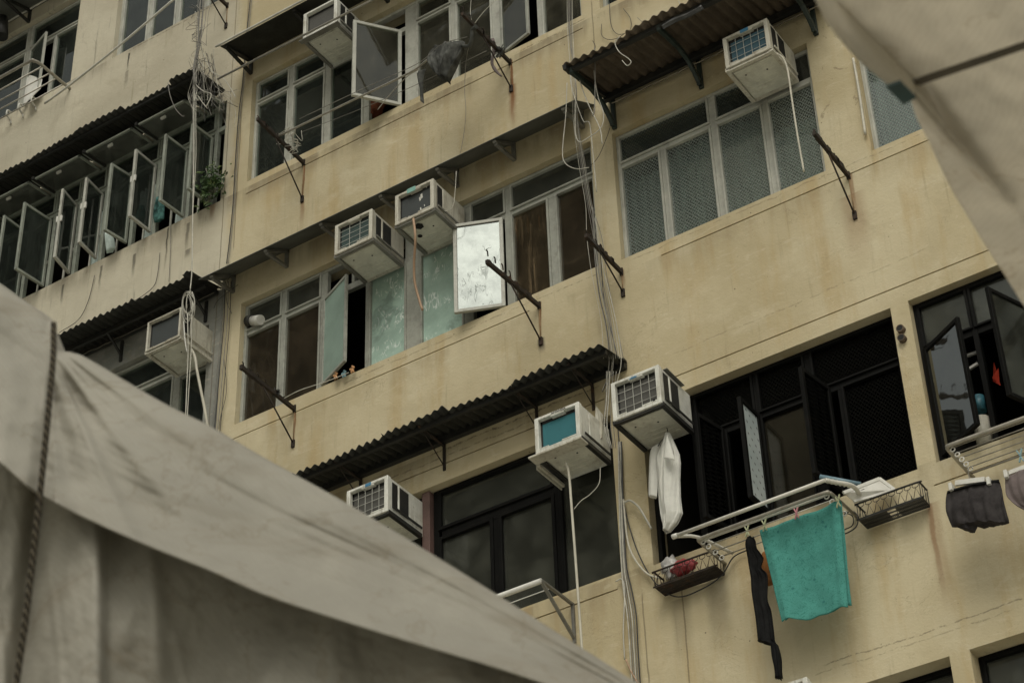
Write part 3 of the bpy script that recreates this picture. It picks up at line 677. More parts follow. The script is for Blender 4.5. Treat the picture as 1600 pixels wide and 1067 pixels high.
# crumpled flashing lying over the canopy edge
# flat sheet canopies
def flat_canopy(xa, xb, zb, wf, zf, label, brs, edge=True, mat='soffit', th=.008):
    root = empty('flat_canopy', P((xa+xb)/2, zb, 0), label, 'canopy')
    m = MB(); o = P(xa, zb, .0); m.ob(o, V((xb-xa, 0, 0)), V((0, -wf, zf-zb)), V((0, 0, th))); m.build('slab', M[mat], root, bevel=.002)
    for x in brs:
        m = MB(); e = .018
        m.bar(P(x, zb-.014, .004), P(x, zf-.014, wf-.02), .034, .022); m.bar(P(x, zb-.01, .014), P(x, zb-.21, .014), .034, .024); m.bar(P(x, zf-.026, wf-.04), P(x, zb-.20, .016), .03, .026)
        m.build('bracket', M['grey_steel'] if edge else M['black'], root)
    return root
flat_canopy(-10.80, -6.70, 12.905, .34, 12.70, 'long grey flat metal canopy on triangular brackets above two old air conditioners', (-10.66, -10.03, -9.40, -8.74, -8.13, -7.53, -6.83))
c6 = flat_canopy(-10.66, -7.9, 15.67, .42, 15.545, 'dark flat canopy with a pale rounded edge above the topmost middle window', (-10.6, -9.75, -8.9), False, 'corr')
m = MB(); m.tube(sm([P(-10.66, 15.60, .30), P(-10.66, 15.57, .40), P(-10.645, 15.555, .435), P(-10.6, 15.553, .44), P(-9.3, 15.553, .44), P(-7.9, 15.553, .44)], 4), .012, 8); m.build('edge_pipe', M['tube_white'], c6)
c7 = flat_canopy(-15.6, -13.3, 18.40, .5, 18.25, 'grey flat canopy in the top left corner above the railed window', (-14.0, -15.2), False)
m = MB(); m.tube([P(-15.6, 18.36, .03), P(-13.3, 18.40, .03)], .012, 8); m.build('edge_pipe', M['tube_white'], c7)
# ================================================================== AIR CONDITIONERS
def ac(x0, z0, label, fin, enamel='ac', brk='grey_steel', grid=None, badge=None, notch=True, tray=True, wid=.405, hei=.335, wf=.45, back=-.03, sidevent=2, extra=None, under='ac_under', bez=.034):
    root = empty('air_conditioner', P(x0+wid/2, z0, 0), label, 'air conditioner', 'window air conditioners on the facade')
    x1, z1 = x0+wid, z0+hei; b = bez
    m = MB()                                             # casing: body + bezel around the open front
    wb = wf-.045
    m.box(x0+.006, x1-.006, back, wb, z0+.004, z1-.004)
    m.box(x0, x0+b, wb, wf, z0, z1); m.box(x1-b*1.05, x1, wb, wf, z0, z1)
    m.box(x0+b, x1-b*1.05, wb, wf, z1-b*.75, z1); m.box(x0+b, x1-b*1.05, wb, wf, z0, z0+b*.9)
    if notch:
        m.box(x0+b, x0+b+.085, wb+.004, wf-.001, z0+b*.9, z0+b*1.25); m.box(x1-b*1.05-.13, x1-b*1.05, wb+.004, wf-.001, z0+b*.9, z0+b*1.35)
        m.box(x0+wid*.36, x0+wid*.66, wb+.004, wf-.001, z1-b*1.15, z1-b*.75)
    # ribs between the side louvres
    m.box(x1-.006, x1+.003, wb-.115, wb-.095, z0+.06, z1-.03)
    m.build('casing', M[enamel], root, bevel=.0035)
    m = MB(); m.box(x0+b, x1-b, wb+.001, wb+.006, z0+b*.8, z1-b*.7, 0); m.box(x0+b, x1-b, wb+.006, wb+.008, z1-b*.7-.03, z1-b*.7, 1)
    m.box(x0+b, x0+b+.016, wb+.006, wb+.008, z0+b, z1-b*.7, 1)
    m.build('condenser', [M[fin], M['dark']], root)
    if grid:
        nx, nz = grid; m = MB()
        for i in range(1, nx):
            x = x0+b+(wid-2*b)*i/nx; m.box(x-.0016, x+.0016, wb+.018, wb+.023, z0+b*.8, z1-b*.7)
        for i in range(1, nz):
            z = z0+b*.8+(hei-1.5*b)*i/nz; m.box(x0+b, x1-b, wb+.014, wb+.018, z-.0013, z+.0013)
        m.build('wire_guard', M['wireguard'], root)
    if sidevent:
        m = MB()
        v = [(wb-.09, wb-.02), (wb-.24, wb-.12)][:sidevent]
        for a, c in v:
            m.box(x1-.0045, x1-.0035, a, c, z0+.065, z1-.035, 1)
            for i in range(9):
                wv = a+(c-a)*(i+.5)/9; m.box(x1-.0035, x1-.001, wv-.002, wv+.002, z0+.065, z1-.035, 0)
        m.build('side_vent', [M['black'], M['dark']], root)
    if tray:
        m = MB(); m.box(x0+.028, x1-.028, .02, wb-.03, z0-.004, z0+.0035)
        for wv in (.07, .12, .17): m.box(x0+.06, x1-.06, wv, wv+.018, z0-.008, z0-.004)
        for q in ((.05, .30), (.22, .26)): m.tube([P(x0+q[0]+.05, z0-.004, q[1]), P(x0+q[0]+.05, z0-.006, q[1])], .008, 8, 1)
        m.build('base_tray', [M[under], M['dark']], root)
    m = MB(); t = .026
    m.box(x0-.004, x0-.004+t, .0, wf-.01, z0-.022, z0-.006); m.box(x1-t+.004, x1+.004, .0, wf-.01, z0-.022, z0-.006)
    m.box(x0-.010, x0-.004, .0, wf-.01, z0-.022, z0+.012); m.box(x1+.004, x1+.010, .0, wf-.01, z0-.022, z0+.012)
    m.box(x0-.004, x1+.004, wf-.045, wf-.015, z0-.0225, z0-.0065)
    m.box(x1+.004, x1+.012, .0, wf-.06, z0+.055, z0+.075)
    m.build('support_bracket', M[brk], root)
    if badge:
        col, bx, bw, bh = badge; m = MB(); m.box(x0+wid*bx, x0+wid*(bx+bw), wf, wf+.003, z1-b*.75-bh*.35, z1-b*.75-bh*.35+bh)
        m.build('badge', M[col], root, bevel=.001)
    if extra: extra(root, x0, x1, z0, z1, wb, wf)
    return root
def hose(root, pts, r, mat, name='drain_hose', k=6, n=8):
    m = MB(); m.tube(sm(pts, k), r, n); return m.build(name, M[mat], root)
def x1ac(root, x0, x1, z0, z1, wb, wf):
    m = MB(); m.box(x0-.03, x1+.03, wf-.03, wf+.02, z0-.03, z0-.022); m.build('lip', M['grey_steel'], root)
ac(-9.585, 15.0, 'whitish air conditioner with a plain grey front below the dark topmost canopy', 'fin_grey', 'ac', 'grey_steel', None, None, False, extra=x1ac)
ac(-9.135, 12.115, 'air conditioner with green-grey guarded front, left of two under the long flat canopy', 'fin_green', 'ac_old', 'grey_steel', (3, 5), None, True)
def ac3(root, x0, x1, z0, z1, wb, wf):
    m = MB()
    for a, b, c in ((.62, .60, .05), (.58, .55, .04), (.70, .30, .018), (.60, .22, .03), (.86, .72, .018), (.75, .88, .03), (.9, .5, .012), (.30, .15, .02)):
        x = x0+(x1-x0)*a; z = z0+(z1-z0)*b; m.ob(P(x, z, wb+.0062), (c*.35, 0, c*.2), (-c*.15, 0, c), (0, -.002, 0))
    m.build('peeled_spots', M['pvc'], root)
    m = MB(); m.tube([P(x0+.17, z0-.0082, .33), P(x0+.17, z0-.009, .33)], .042, 6); m.tube([P(x0+.10, z0-.0082, .22), P(x0+.10, z0-.009, .22)], .022, 10); m.build('drain_hole', M['dark'], root)
    hose(root, [F(646, 342, wf+.01), F(649, 372, wf), F(647, 410, .36), F(648, 440, .30), F(655, 468, .26), F(660, 484, .25)], .011, 'hose')
ac(-8.485, 12.13, 'old air conditioner with flaking dark front and tan hose under the long flat canopy', 'fin_dark', 'ac_old', 'grey_steel', None, ('badge_green', .32, .22, .05), True, extra=ac3, sidevent=1)
def ac4(root, x0, x1, z0, z1, wb, wf):
    cu = bpy.data.curves.new('brand_lettering', 'FONT'); cu.body = 'AMANDA'; cu.size = .024; cu.extrude = .0008; cu.align_x = 'CENTER'
    t = bpy.data.objects.new('lettering', cu); C.objects.link(t)
    dg = bpy.context.evaluated_depsgraph_get(); me = bpy.data.meshes.new_from_object(t.evaluated_get(dg)); bpy.data.objects.remove(t)
    o = bpy.data.objects.new('lettering', me); C.objects.link(o); me.materials.append(M['dark']); o.parent = root
    o.location = P((x0+x1)/2+.02, z1-.021, wf+.002)-ROOT[root.name]; o.rotation_euler = (R(90), 0, 0); o.scale = (1.25, 1, 1)
    hose(root, [F(884, 722, .30), F(889, 740, .30), F(893, 790, .30), F(899, 870, .29), F(904, 940, .27), F(909, 1010, .25), F(912, 1075, .24)], .010, 'hose_white')
    hose(root, [F(938, 730, .2), F(936, 755, .22), F(922, 772, .25), F(908, 782, .27), F(897, 795, .30)], .003, 'cable_white', 'cord')
    m = MB(); m.box(x0-.055, x1+.012, wf-.09, wf+.02, z0-.028, z0-.010); m.box(x0-.045, x0-.02, -.02, wf-.09, z0-.05, z0-.022); m.box(x0-.055, x0-.045, -.02, wf-.09, z0-.07, z0-.022); m.build('shelf_lip', M['ac_old'], root, bevel=.003)
ac(-7.19, 9.265, 'white air conditioner with a teal front and black lettering, jutting over the black framed window', 'fin_teal', 'ac', 'black', None, None, True, wf=.42, hei=.325, sidevent=0, extra=ac4, wid=.40)
def ac5(root, x0, x1, z0, z1, wb, wf):
    m = MB()
    for i, (a, h) in enumerate(((0, .012), (.014, .016), (.026, .013), (.038, .016), (.05, .012))): m.ob(P(x0+.165+a, z1-.038, wf+.0005), (.010, 0, .001), (.003, 0, h), (0, -.003, 0))
    m.build('badge', M['badge_blue'], root)
    m = MB(); m.tube([P(x1-.06, z0+.045, wf+.0005), P(x1-.06, z0+.045, wf+.002)], .011, 12); m.build('plug_hole', M['dark'], root)
    m = MB(); m.ob(P(x1-.14, z1+.004, .10), (.16, 0, 0), (0, -.26, .004), (0, 0, .006)); m.build('cover_plate', M['grey_steel'], root)
ac(-6.485, 9.255, 'large white air conditioner with a grid guarded dark front, hanging over the white T-shirt', 'fin_grey', 'ac', 'black', (5, 4), None, True, wid=.415, hei=.345, wf=.455, back=-.02, extra=ac5)
ac(-8.95, 9.27, 'white air conditioner with a grid front, half hidden behind the pale canvas', 'fin_grey', 'ac', 'black', (5, 4), ('badge_blue', .46, .14, .03), True)
def ac7(root, x0, x1, z0, z1, wb, wf):
    hose(root, [F(296, 541, .25), F(304, 556, .3), F(308, 580, .3), F(314, 610, .28), F(320, 640, .25), F(325, 672, .22)], .013, 'hose_white')
ac(-11.285, 12.02, 'yellowed air conditioner below the lowest left canopy with a coil of cable on top', 'fin_dark', 'ac_old', 'ac_old', None, None, True, extra=ac7, sidevent=1, bez=.02)
def ac8(root, x0, x1, z0, z1, wb, wf):
    hose(root, [F(1214, 84, .36), F(1224, 92, .37), F(1231, 112, .36), F(1238, 160, .34), F(1245, 205, .32), F(1251, 240, .3), F(1256, 268, .29)], .008, 'hose_white')
ac(-5.245, 12.15, 'cream air conditioner with a blue front below the rusty corrugated canopy', 'fin_blue', 'ac_old', 'ac_old', (5, 4), ('badge_blue', .40, .18, .035), True, extra=ac8)
ac(-5.605, 6.395, 'air conditioner of which only a pale top corner shows at the bottom edge', 'fin_grey', 'ac', 'black', (5, 4), None, True)
# ================================================================== IRON CLOTHES BRACKETS
rk_ = random.Random(21)
def rack(x, z, L, drop, label, style=0, tip=0.0):
    root = empty('clothes_bracket', P(x, z, 0), label, 'clothes bracket', 'rusty clothes pole brackets below the windows')
    m = MB(); m.bar(P(x, z-.02, .0), P(x, z+tip, L), .026, .036)
    for k in range(7):
        w = L*rk_.uniform(.15, .98); zz = z+tip*w/L; m.ob(P(x-.016, zz-.022, w), (.032, 0, 0), (0, -.03, 0), (0, 0, .044))
    if style == 0:
        for k in range(4):
            w = L*(.55+.14*k); m.tube([P(x, z+.01, w), P(x, z+.055, w+.006), P(x, z+.06, w+.022)], .006, 5)
    else:                                        # toothed bar
        for k in range(5):
            w = L*(.14+.19*k); m.ob(P(x-.005, z+.008, w), (.010, 0, 0), (0, -.045, 0), (0, .018, .028)); m.ob(P(x-.006, z+.02, w+.03), (.012, 0, 0), (0, -.02, 0), (0, 0, .026))
    m.build('arm', M['rust'], root)
    m = MB(); m.tube([P(x, z-.02, L*.62), P(x, z-drop, .012)], .0075, 6); m.build('strut', M['rust'], root)
    m = MB(); m.box(x-.014, x+.014, -.002, .014, z-.05, z+.02); m.box(x-.016, x+.016, -.002, .016, z-drop-.05, z-drop+.025); m.tube([P(x, z-.04, .004), P(x, z-drop, .004)], .005, 5, 1); m.build('wall_plate', [M['rust'], M['rust_wall']], root)
    return root
rA = rack(-9.88, 13.92, .70, .46, 'rusty bracket below the topmost middle window, tied with pale string', 0, .02)
rB = rack(-7.535, 13.90, .76, .33, 'rusty bracket at the right end of the topmost middle window, holding the dark rag line', 0, -.03)
rC = rack(-9.88, 11.07, .72, .37, 'rusty bracket below the brown glazed window left of the open green casement', 0, .0)
rD = rack(-7.35, 11.04, .77, .37, 'rusty bracket in front of the bright mirrored casement', 0, -.06)
rE = rack(-6.565, 11.02, .54, .22, 'short hooked bracket among the hanging cables by the pilaster', 0, .0)
rF = rack(-4.545, 11.0, .57, .40, 'saw-toothed bracket below the wire mesh window on the right', 1, .0)
x, z = F(356, 8).x, F(356, 8).z
rack(x, z, .7, .30, 'rusty bracket at the top edge above the tangled cables', 0)
m = MB()
for a in range(14):
    c = P(-7.535+random.uniform(-.025, .025), 13.88+random.uniform(-.03, .03), .12+random.random()*.1); q = [c+V((random.uniform(-.04, .04), random.uniform(-.03, .03), random.uniform(-.05, .02))) for _ in range(4)]
    m.tube(sm(q, 4), .005, 5)
tag(m.build('tied_rag', M['ragcloth']), 'knot of dark rag tied round the bracket right of the hanging rags', 'rag')
m = MB()
for a in range(16):
    c = F(452+random.uniform(-8, 14), 214+random.uniform(-14, 14), .30); q = [c+V((random.uniform(-.09, .09), random.uniform(-.05, .05), random.uniform(-.10, .06))) for _ in range(4)]
    m.tube(sm(q, 4), .0028, 5)
tag(m.build('string', M['cable_white']), 'tangle of pale string on the bracket below the topmost middle window', 'string')
m = MB()
for a in range(10):
    c = P(-9.88, 11.07, .26); q = [c+V((random.uniform(-.03, .03), random.uniform(-.03, .03), random.uniform(-.05, .05))) for _ in range(4)]
    m.tube(sm(q, 4), .004, 5)
tag(m.build('string', M['cable_black']), 'black tie wound round the bracket left of the open green casement', 'string')
# triangular folding bracket in front of the black framed window, with a pole
rk = empty('folding_bracket', P(-7.18, 7.87, 0), 'grey triangular bracket carrying a pale pole under the black framed window', 'clothes bracket')
for a, b in (((8.16, .02), (8.16, .43)), ((7.88, .02), (8.15, .43)), ((8.17, .012), (7.84, .012))):
    m = MB(); m.bar(P(-7.18, *a), P(-7.18, *b), .024, .016); m.build('arm', M['grey_steel'], rk)
a = F(846, 907, .43); m = MB(); m.tube([a, a+V((-1.5, .0, .0))], .021, 10); m.tube([P(-7.2, 8.16, .3), P(-8.7, 8.16, .3)], .004, 5)
tag(m.build('pole', M['pvc']), 'pale pole running from the grey triangular bracket behind the canvas', 'pole')
# ================================================================== CLOTHES LINES AND POLES
def line(name, pts, r, mat, label, cat, n=6, k=6, group=None):
    m = MB(); m.tube(sm(pts, k), r, n); return tag(m.build(name, M[mat]), label, cat, group)
line('pole', [F(340, 124, .52), F(583, 0, .52), F(700, -60, .52)], .011, 'tube', 'long pale pole passing in front of the topmost air conditioner', 'pole', 8, 1)
line('pole', [F(433, 214, .40), F(545, 160, .42), F(640, 114, .46), F(668, 94, .5), F(700, 76, .52)], .010, 'tube', 'thin pole of bare metal carrying the dark rags across the open casement', 'pole', 8)
line('pole', [F(468, 186, .50), F(565, 140, .5), F(652, 100, .52), F(690, 70, .55), F(730, 58, .6)], .0035, 'cable_grey', 'thin grey line above the rag pole', 'line')
line('pole', [F(470, 207, .30), F(560, 172, .34), F(650, 133, .40), F(760, 80, .4)], .003, 'cable_grey', 'thin grey line below the rag pole', 'line')
line('pole', [F(590, 172, .40), F(606, 152, .40), F(634, 122, .42), F(655, 108, .44)], .0045, 'tube', 'bent cane tied below the open casement beside the rags', 'cane')
line('pole', [F(70, 162, .25), F(108, 134, .30), F(180, 77, .33), F(278, -6, .33)], .013, 'tube_white', 'long pale pole slanting up from the railed window to the top edge', 'pole', 8)
line('clothes_line', [F(444, 622, .30), F(470, 609, .28), F(510, 596, .2), F(545, 582, .14)], .004, 'cable_white', 'pale line from the bracket to the sill of the open green casement', 'line')
for t, mt, lb in (((523, 587), 'peg_orange', 'orange peg, left of the two on the sill of the green casement'), ((549, 577), 'peg_orange', 'orange peg, right of the two on the sill of the green casement'), ((536, 584), 'peg_blue', 'pale peg between two orange pegs on the sill')):
    m = MB(); c = F(*t, .06)
    m.ob(c+V((-.012, 0, -.03)), (.010, 0, 0), (0, .02, 0), (.016, 0, .07)); m.ob(c+V((.012, 0, -.03)), (.010, 0, 0), (0, .02, 0), (-.016, 0, .07)); m.ob(c+V((-.022, 0, .0)), (.05, 0, .01), (0, .012, 0), (0, 0, .016))
    tag(m.build('clothes_peg', M[mt], bevel=.002), lb, 'peg')
# ================================================================== RAIL OUTSIDE THE TOP LEFT WINDOW
rl = empty('railing', P(-13.19, 16.68, 0), 'curved metal drying rail with five bars outside the top left window', 'railing')
z = 16.71
m = MB(); m.tube(sm([P(-15.5, z, .56), P(-14.2, z, .56), P(-13.3, z, .56), P(-13.22, z, .54), P(-13.19, z, .48), P(-13.19, z, .3), P(-13.19, z-.005, .0)], 6), .017, 8); m.build('outer_tube', M['tube'], rl)
for i, w in enumerate((.43, .31, .21, .10)):
    m = MB(); m.tube([P(-15.5, z-.01, w), P(-13.19, z-.01, w)], .0085, 6); m.build('bar', M['tube'], rl)
for x in (-14.05, -13.87, -13.68):
    m = MB(); m.tube(sm([P(x, 16.80, .03), P(x+.02, 16.77, .10), P(x+.015, 16.71, .10), P(x, 16.69, .03)], 5), .011, 6); m.tube([P(x, 16.69, .02), P(x+.01, 16.64, .015)], .007, 5); m.build('hook', M['pvc'], rl)
m = MB(); m.face([F(*t, .02+.10*i/3) for i, t in enumerate(((47, 118), (66, 124), (63, 139), (40, 162)))]); m.face([F(*t, .05) for t in ((47, 118), (40, 162), (37, 162), (42, 124))])  # added white panel in place of the bright sky mirrored in the casement
tag(m.build('board', M['pvc'], solid=.008), 'white panel standing in for a sky reflection behind the curved drying rail', 'board')
# ================================================================== FOLDING DRYING RACKS (right)
def ring(c, rad=.02, th=.005, ax=V((0, 1, 0))):
    u = V((1, 0, 0)); v = V((0, 0, 1)); return [c+(u*math.cos(a)+v*math.sin(a))*rad for a in [i*math.pi/6 for i in range(12)]]
zc = 8.05
dg_ = empty('drying_rack', P(-5.4, 8.0, 0), 'grey folding drying rack holding the teal towel and black clothes', 'drying rack')
L0 = FZ(1091, 842, zc); R0 = FZ(1293, 768, zc); wl = D-L0.y; wr = D-R0.y
m = MB(); m.tube(sm([P(L0.x-.01, zc, .0), P(L0.x-.01, zc, wl-.06), P(L0.x, zc, wl-.015), P(L0.x+.05, zc, wl), (L0+R0)/2+V((0, 0, 0)), R0+V((-.05, 0, 0)), R0+V((0, .02, 0)), P(R0.x+.012, zc, wr-.08), P(R0.x+.02, zc, .0)], 6), .013, 8); m.build('frame', M['tube'], dg_)
for f in (.93, .74, .5, .28):
    m = MB(); a = P(L0.x, zc-.004, wl*f); b = P(R0.x, zc-.004, wr*f)
    m.tube([a, b], .0045 if f < .9 else .009, 6); m.build('bar', M['tube_white'] if f > .9 else M['tube'], dg_)
    for q in (a+V((.022, 0, -.012)), b+V((-.022, 0, -.012))):
        m = MB(); m.tube(ring(q, .017), .005, 5, closed=True); m.build('eyelet', M['pvc'], dg_)
z2 = 8.075
ws = empty('drying_rack', P(-5.5, z2, .5), 'white taped drying frame, outermost in front of the black mesh window', 'drying rack')
A_ = FZ(1053, 838, z2); B_ = FZ(1289, 750, z2); Cc = FZ(1332, 759, z2); D_ = FZ(1091, 839, z2)
m = MB(); m.tube([A_, B_], .014, 8); m.build('bar', M['tube_white'], ws)
m = MB(); m.tube(sm([B_, B_+(Cc-B_)*.3+V((0, .0, .0)), Cc, FZ(1345, 775, z2)], 5), .016, 8)
for t in range(6): m.tube([B_+(Cc-B_)*(.1+.15*t), B_+(Cc-B_)*(.13+.15*t)], .019, 8)
m.build('taped_arm', M['tube_white'], ws)
m = MB(); m.tube(sm([A_, D_, P(D_.x+.09, z2, .06)], 4), .012, 8); m.build('arm', M['tube_white'], ws)
m = MB(); m.tube([A_+V((-.012, 0, 0)), A_+V((.03, 0, .0))], .019, 10); m.build('end_cap', M['pvc'], ws)
rh = empty('drying_rack', P(-4.0, 8.03, 0), 'grey drying rack at the right edge above the boxer shorts', 'drying rack')
Lh = FZ(1480, 697, 8.045); wl = D-Lh.y
m = MB(); m.tube(sm([P(-4.02, 8.035, 0), P(-4.02, 8.04, wl-.07), P(-4.01, 8.045, wl-.015), P(-3.95, 8.045, wl), P(-3.4, 8.045, wl), P(-2.9, 8.045, wl)], 6), .015, 8); m.build('frame', M['tube'], rh)
for f in (.95, .78, .62, .46, .3):
    m = MB(); m.tube([P(-4.01, 8.035, wl*f), P(-2.9, 8.035, wl*f)], .004, 6); m.build('bar', M['tube'], rh)
    m = MB(); m.tube(ring(P(-3.985, 8.02, wl*f), .016), .005, 5, closed=True); m.build('eyelet', M['pvc'], rh)
m = MB(); m.tube([P(-4.01, 8.03, .06), P(-2.9, 8.03, .06)], .007, 6); m.build('bar', M['tube'], rh)
# ================================================================== LAUNDRY
def loft(levels, w, th, nn=28, wob=.012, fr=3, seed=0, tw=0.):
    """closed cloth tube hanging flat; levels: (pxL,pyL,pxR,pyR)"""
    Ls = []; P3 = [(F(a, b, w), F(c, d, w)) for a, b, c, d in levels]
    # refine
    A = sm([p[0] for p in P3], 4); Bq = sm([p[1] for p in P3], 4)
    for i, (a, b) in enumerate(zip(A, Bq)):
        c = (a+b)/2; h = (b-a)/2; out = V((0, -1, 0)); r_ = []
        for j in range(nn):
            t = 2*math.pi*j/nn; f = math.cos(t); s = math.sin(t)
            rp = wob*math.sin(fr*f*3.1+seed+i*.12)+wob*.8*noise.noise((f*2+seed, i*.18, seed))
            r_.append(c+h*f*(1+.06*noise.noise((i*.3, f, seed+9)))+out*(th*s*(1-.45*abs(f))+rp*(1 if s > 0 else .6))+V((0, 0, .010*noise.noise((f*3, seed, i*.5)))))
        Ls.append(r_)
    return Ls
def crumple(levels, w, th, nn, seed, amp, nf=3):
    """closed cloth bag with noise-driven folds that run down the cloth"""
    P3 = [(F(a, b, w), F(c, d, w)) for a, b, c, d in levels]
    A = sm([p[0] for p in P3], 6); Bq = sm([p[1] for p in P3], 6); Ls = []; n_ = len(A)
    for i, (a, b) in enumerate(zip(A, Bq)):
        c = (a+b)/2; h = (b-a)/2; v = i/(n_-1); r_ = []
        for j in range(nn):
            t = 2*math.pi*j/nn; f = math.cos(t); s_ = math.sin(t)
            q = noise.noise((f*nf*.55+seed*3.1, v*.9+seed, .7 if s_ > 0 else 5.2))
            fold = amp*(abs(q)*3.2-.5)*min(1, .35+v*1.3)+amp*.5*noise.noise((f*nf*1.7, v*3.5, seed))
            r_.append(c+h*f*(1+.03*noise.noise((v*3, f*2, seed+9)))+V((0, -1, 0))*(th*s_*(1-.5*abs(f))*min(1, .5+v)+fold)+V((0, 0, amp*.7*noise.noise((f*2.2, seed, v*2)))))
        Ls.append(r_)
    return Ls
# white T-shirt hung below the grid-front air conditioner
ts = empty('t_shirt', F(1042, 830, .2), 'white cotton T-shirt hanging below the large grid fronted air conditioner', 'T-shirt')
m = MB(); SL = [F(a, b, .20) for a, b in ((1039, 678), (1033, 695), (1028, 712), (1028, 735), (1028, 762), (1030, 790), (1033, 808), (1036, 824), (1039, 833))]; SR = [F(a, b, .20) for a, b in ((1046, 676), (1053, 692), (1060, 708), (1062, 722), (1061, 748), (1062, 776), (1065, 800), (1058, 816), (1046, 830))]
def shirt_sheet(off, seed):
    def fn(u, v):
        k = v*(len(SL)-1); i = min(int(k), len(SL)-2); t = k-i; a = SL[i].lerp(SL[i+1], t); b = SR[i].lerp(SR[i+1], t)
        cr_ = .52+.05*noise.noise((v*2.5, 3, seed)); o = (u/cr_ if u < cr_ else (1-u)/(1-cr_))
        o = .070*(o if u < cr_ else o*.9)*min(1, .25+v*2)+.016*noise.noise((u*5, v*5, seed))*min(1, v*4)+.010*(abs(noise.noise((u*6+v*2, v*2.2, seed+4)))*2-.5)
        return a.lerp(b, u)+V((0, -(o*off+(off-1)*.02), .004*noise.noise((u*4, v*3, seed+7))))
    return fn
m.grid(shirt_sheet(1., 2), 40, 60); m.grid(shirt_sheet(.15, 6), 24, 40); m.build('body', M['shirt'], ts, solid=.002)
m = MB(); m.grid(lambda u, v: F(1042, 678, .29).lerp(F(1037, 716, .30).lerp(F(1055, 719, .29), u), v)+V((0, -.012*math.sin(u*3.1)*v, 0)), 10, 14); m.build('collar', M['shirt'], ts, solid=.002)
m = MB(); m.rings(crumple([(1024, 697, 1032, 694), (1017, 704, 1031, 700), (1015, 730, 1029, 728), (1013, 760, 1028, 762), (1014, 776, 1027, 777)], .17, .03, 24, 5, .009)); m.build('sleeve', M['shirt'], ts)
m = MB(); a = F(1043, 680, .2); m.tube(sm([F(1042, 668, .2), F(1043, 673, .2), a, F(1034, 688, .2), F(1028, 697, .2)], 4), .004, 5); m.tube([a, F(1052, 700, .2)], .004, 5)
tag(m.build('clothes_hanger', M['cable_black']), 'thin dark hanger holding the white T-shirt', 'hanger')
# teal towel
m = MB()
TL, TR, BL, BR = F(1187, 829, .30), F(1312, 783, .30), F(1224, 973, .33), F(1327, 950, .28)
def tw(u, v):
    p = TL*(1-u)*(1-v)+TR*u*(1-v)+BL*(1-u)*v+BR*u*v
    fold = .018*math.sin(u*7+v*1.5)*v+.022*math.exp(-((u-.1)/.06)**2)*v+.010*noise.noise((u*5, v*3, 4))
    fold += .012*math.exp(-((u-.93)/.05)**2)
    sag = -.012*math.sin(u*math.pi*2)**2*(1-v)
    return p+V((.03*math.sin(v*3)*(1-u)*v*0, -fold, sag+.02*noise.noise((u*4, 7, 1))*v))
m.grid(tw, 70, 60); 
def tw2(u, v): return tw(u, v*.97)+V((.012*v, .035+.015*noise.noise((u*3, v*2, 9)), 0))
m.grid(tw2, 40, 30)
def tw3(u, v): a = tw(u, 0); b = tw2(u, 0); return a*(1-v)+b*v+V((0, 0, .012*math.sin(v*math.pi)))
m.grid(tw3, 40, 4)
tag(m.build('towel', M['towel'], solid=.004), 'teal patterned towel pegged to the drying rack', 'towel')
# black trousers / sleeve
m = MB(); m.rings(crumple([(1167, 841, 1177, 838), (1165, 850, 1181, 847), (1167, 862, 1183, 858), (1169, 872, 1190, 868), (1170, 878, 1194, 876), (1173, 893, 1191, 889), (1175, 905, 1200, 899), (1176, 922, 1202, 915), (1179, 945, 1202, 938), (1181, 962, 1208, 955), (1183, 985, 1211, 976), (1184, 1000, 1213, 994), (1185, 1004, 1213, 999), (1202, 1008, 1214, 1003), (1206, 1012, 1215, 1006), (1206, 1030, 1220, 1024), (1210, 1046, 1221, 1044), (1211, 1060, 1222, 1059)], .26, .03, 44, 1, .030, 5))
tag(m.build('garment', M['blackcloth']), 'black garment with a dangling sleeve hanging left of the teal towel', 'garment')
m = MB(); m.rings(loft([(1188, 866, 1206, 860), (1186, 880, 1212, 872), (1190, 900, 1212, 892), (1200, 915, 1212, 908)], .10, .02, 18, .006, 2, 3)); tag(m.build('cloth', M['orangecloth']), 'orange cloth peeping out behind the teal towel', 'cloth')
# boxer shorts with a trouser hanger
sh = empty('boxer_shorts', F(1527, 825, .33), 'charcoal boxer shorts clipped to a hanger on the right', 'shorts')
m = MB(); m.rings(crumple([(1480, 767, 1561, 749), (1479, 772, 1562, 754)], .33, .045, 56, 2, .004)); m.build('waistband', M['blackcloth'], sh)
m = MB(); m.rings(crumple([(1479, 771, 1562, 753), (1478, 784, 1566, 768), (1479, 796, 1569, 782), (1482, 808, 1573, 797), (1485, 818, 1576, 810), (1487, 823, 1577, 816)], .33, .05, 72, 3, .016, 7)); m.build('body', M['shortcloth'], sh)
m = MB(); m.rings(crumple([(1492, 812, 1532, 804), (1494, 822, 1530, 818), (1503, 826, 1523, 832)], .32, .03, 32, 4, .006)); m.rings(crumple([(1530, 804, 1570, 797), (1531, 817, 1571, 808), (1534, 823, 1566, 817)], .32, .03, 32, 6, .006)); m.build('leg', M['shortcloth'], sh)
def bar2(a, b, w, h, mat, label, clips, name='clothes_hanger', z=0):
    r_ = empty(name, F(*a, w), label, 'hanger'); p, q = F(*a, w), F(*b, w)
    m = MB(); m.bar(p, q, .02, h); m.build('bar', M[mat], r_)
    for c in clips:
        cc = F(*c, w+.012); m = MB(); m.box(cc.x-.012, cc.x+.012, w-.03, w+.04, cc.z-.03, cc.z+.028); m.build('clip', M['pvc'], r_, bevel=.003)
    p, q = (p+q)/2, (p+q)/2+V((0, 0, .12)); m = MB(); m.tube(sm([p, p+V((0, 0, .08)), p+V((.02, 0, .11)), p+V((.035, 0, .085))], 4), .003, 5); m.build('hook', M['cable_grey'], r_)
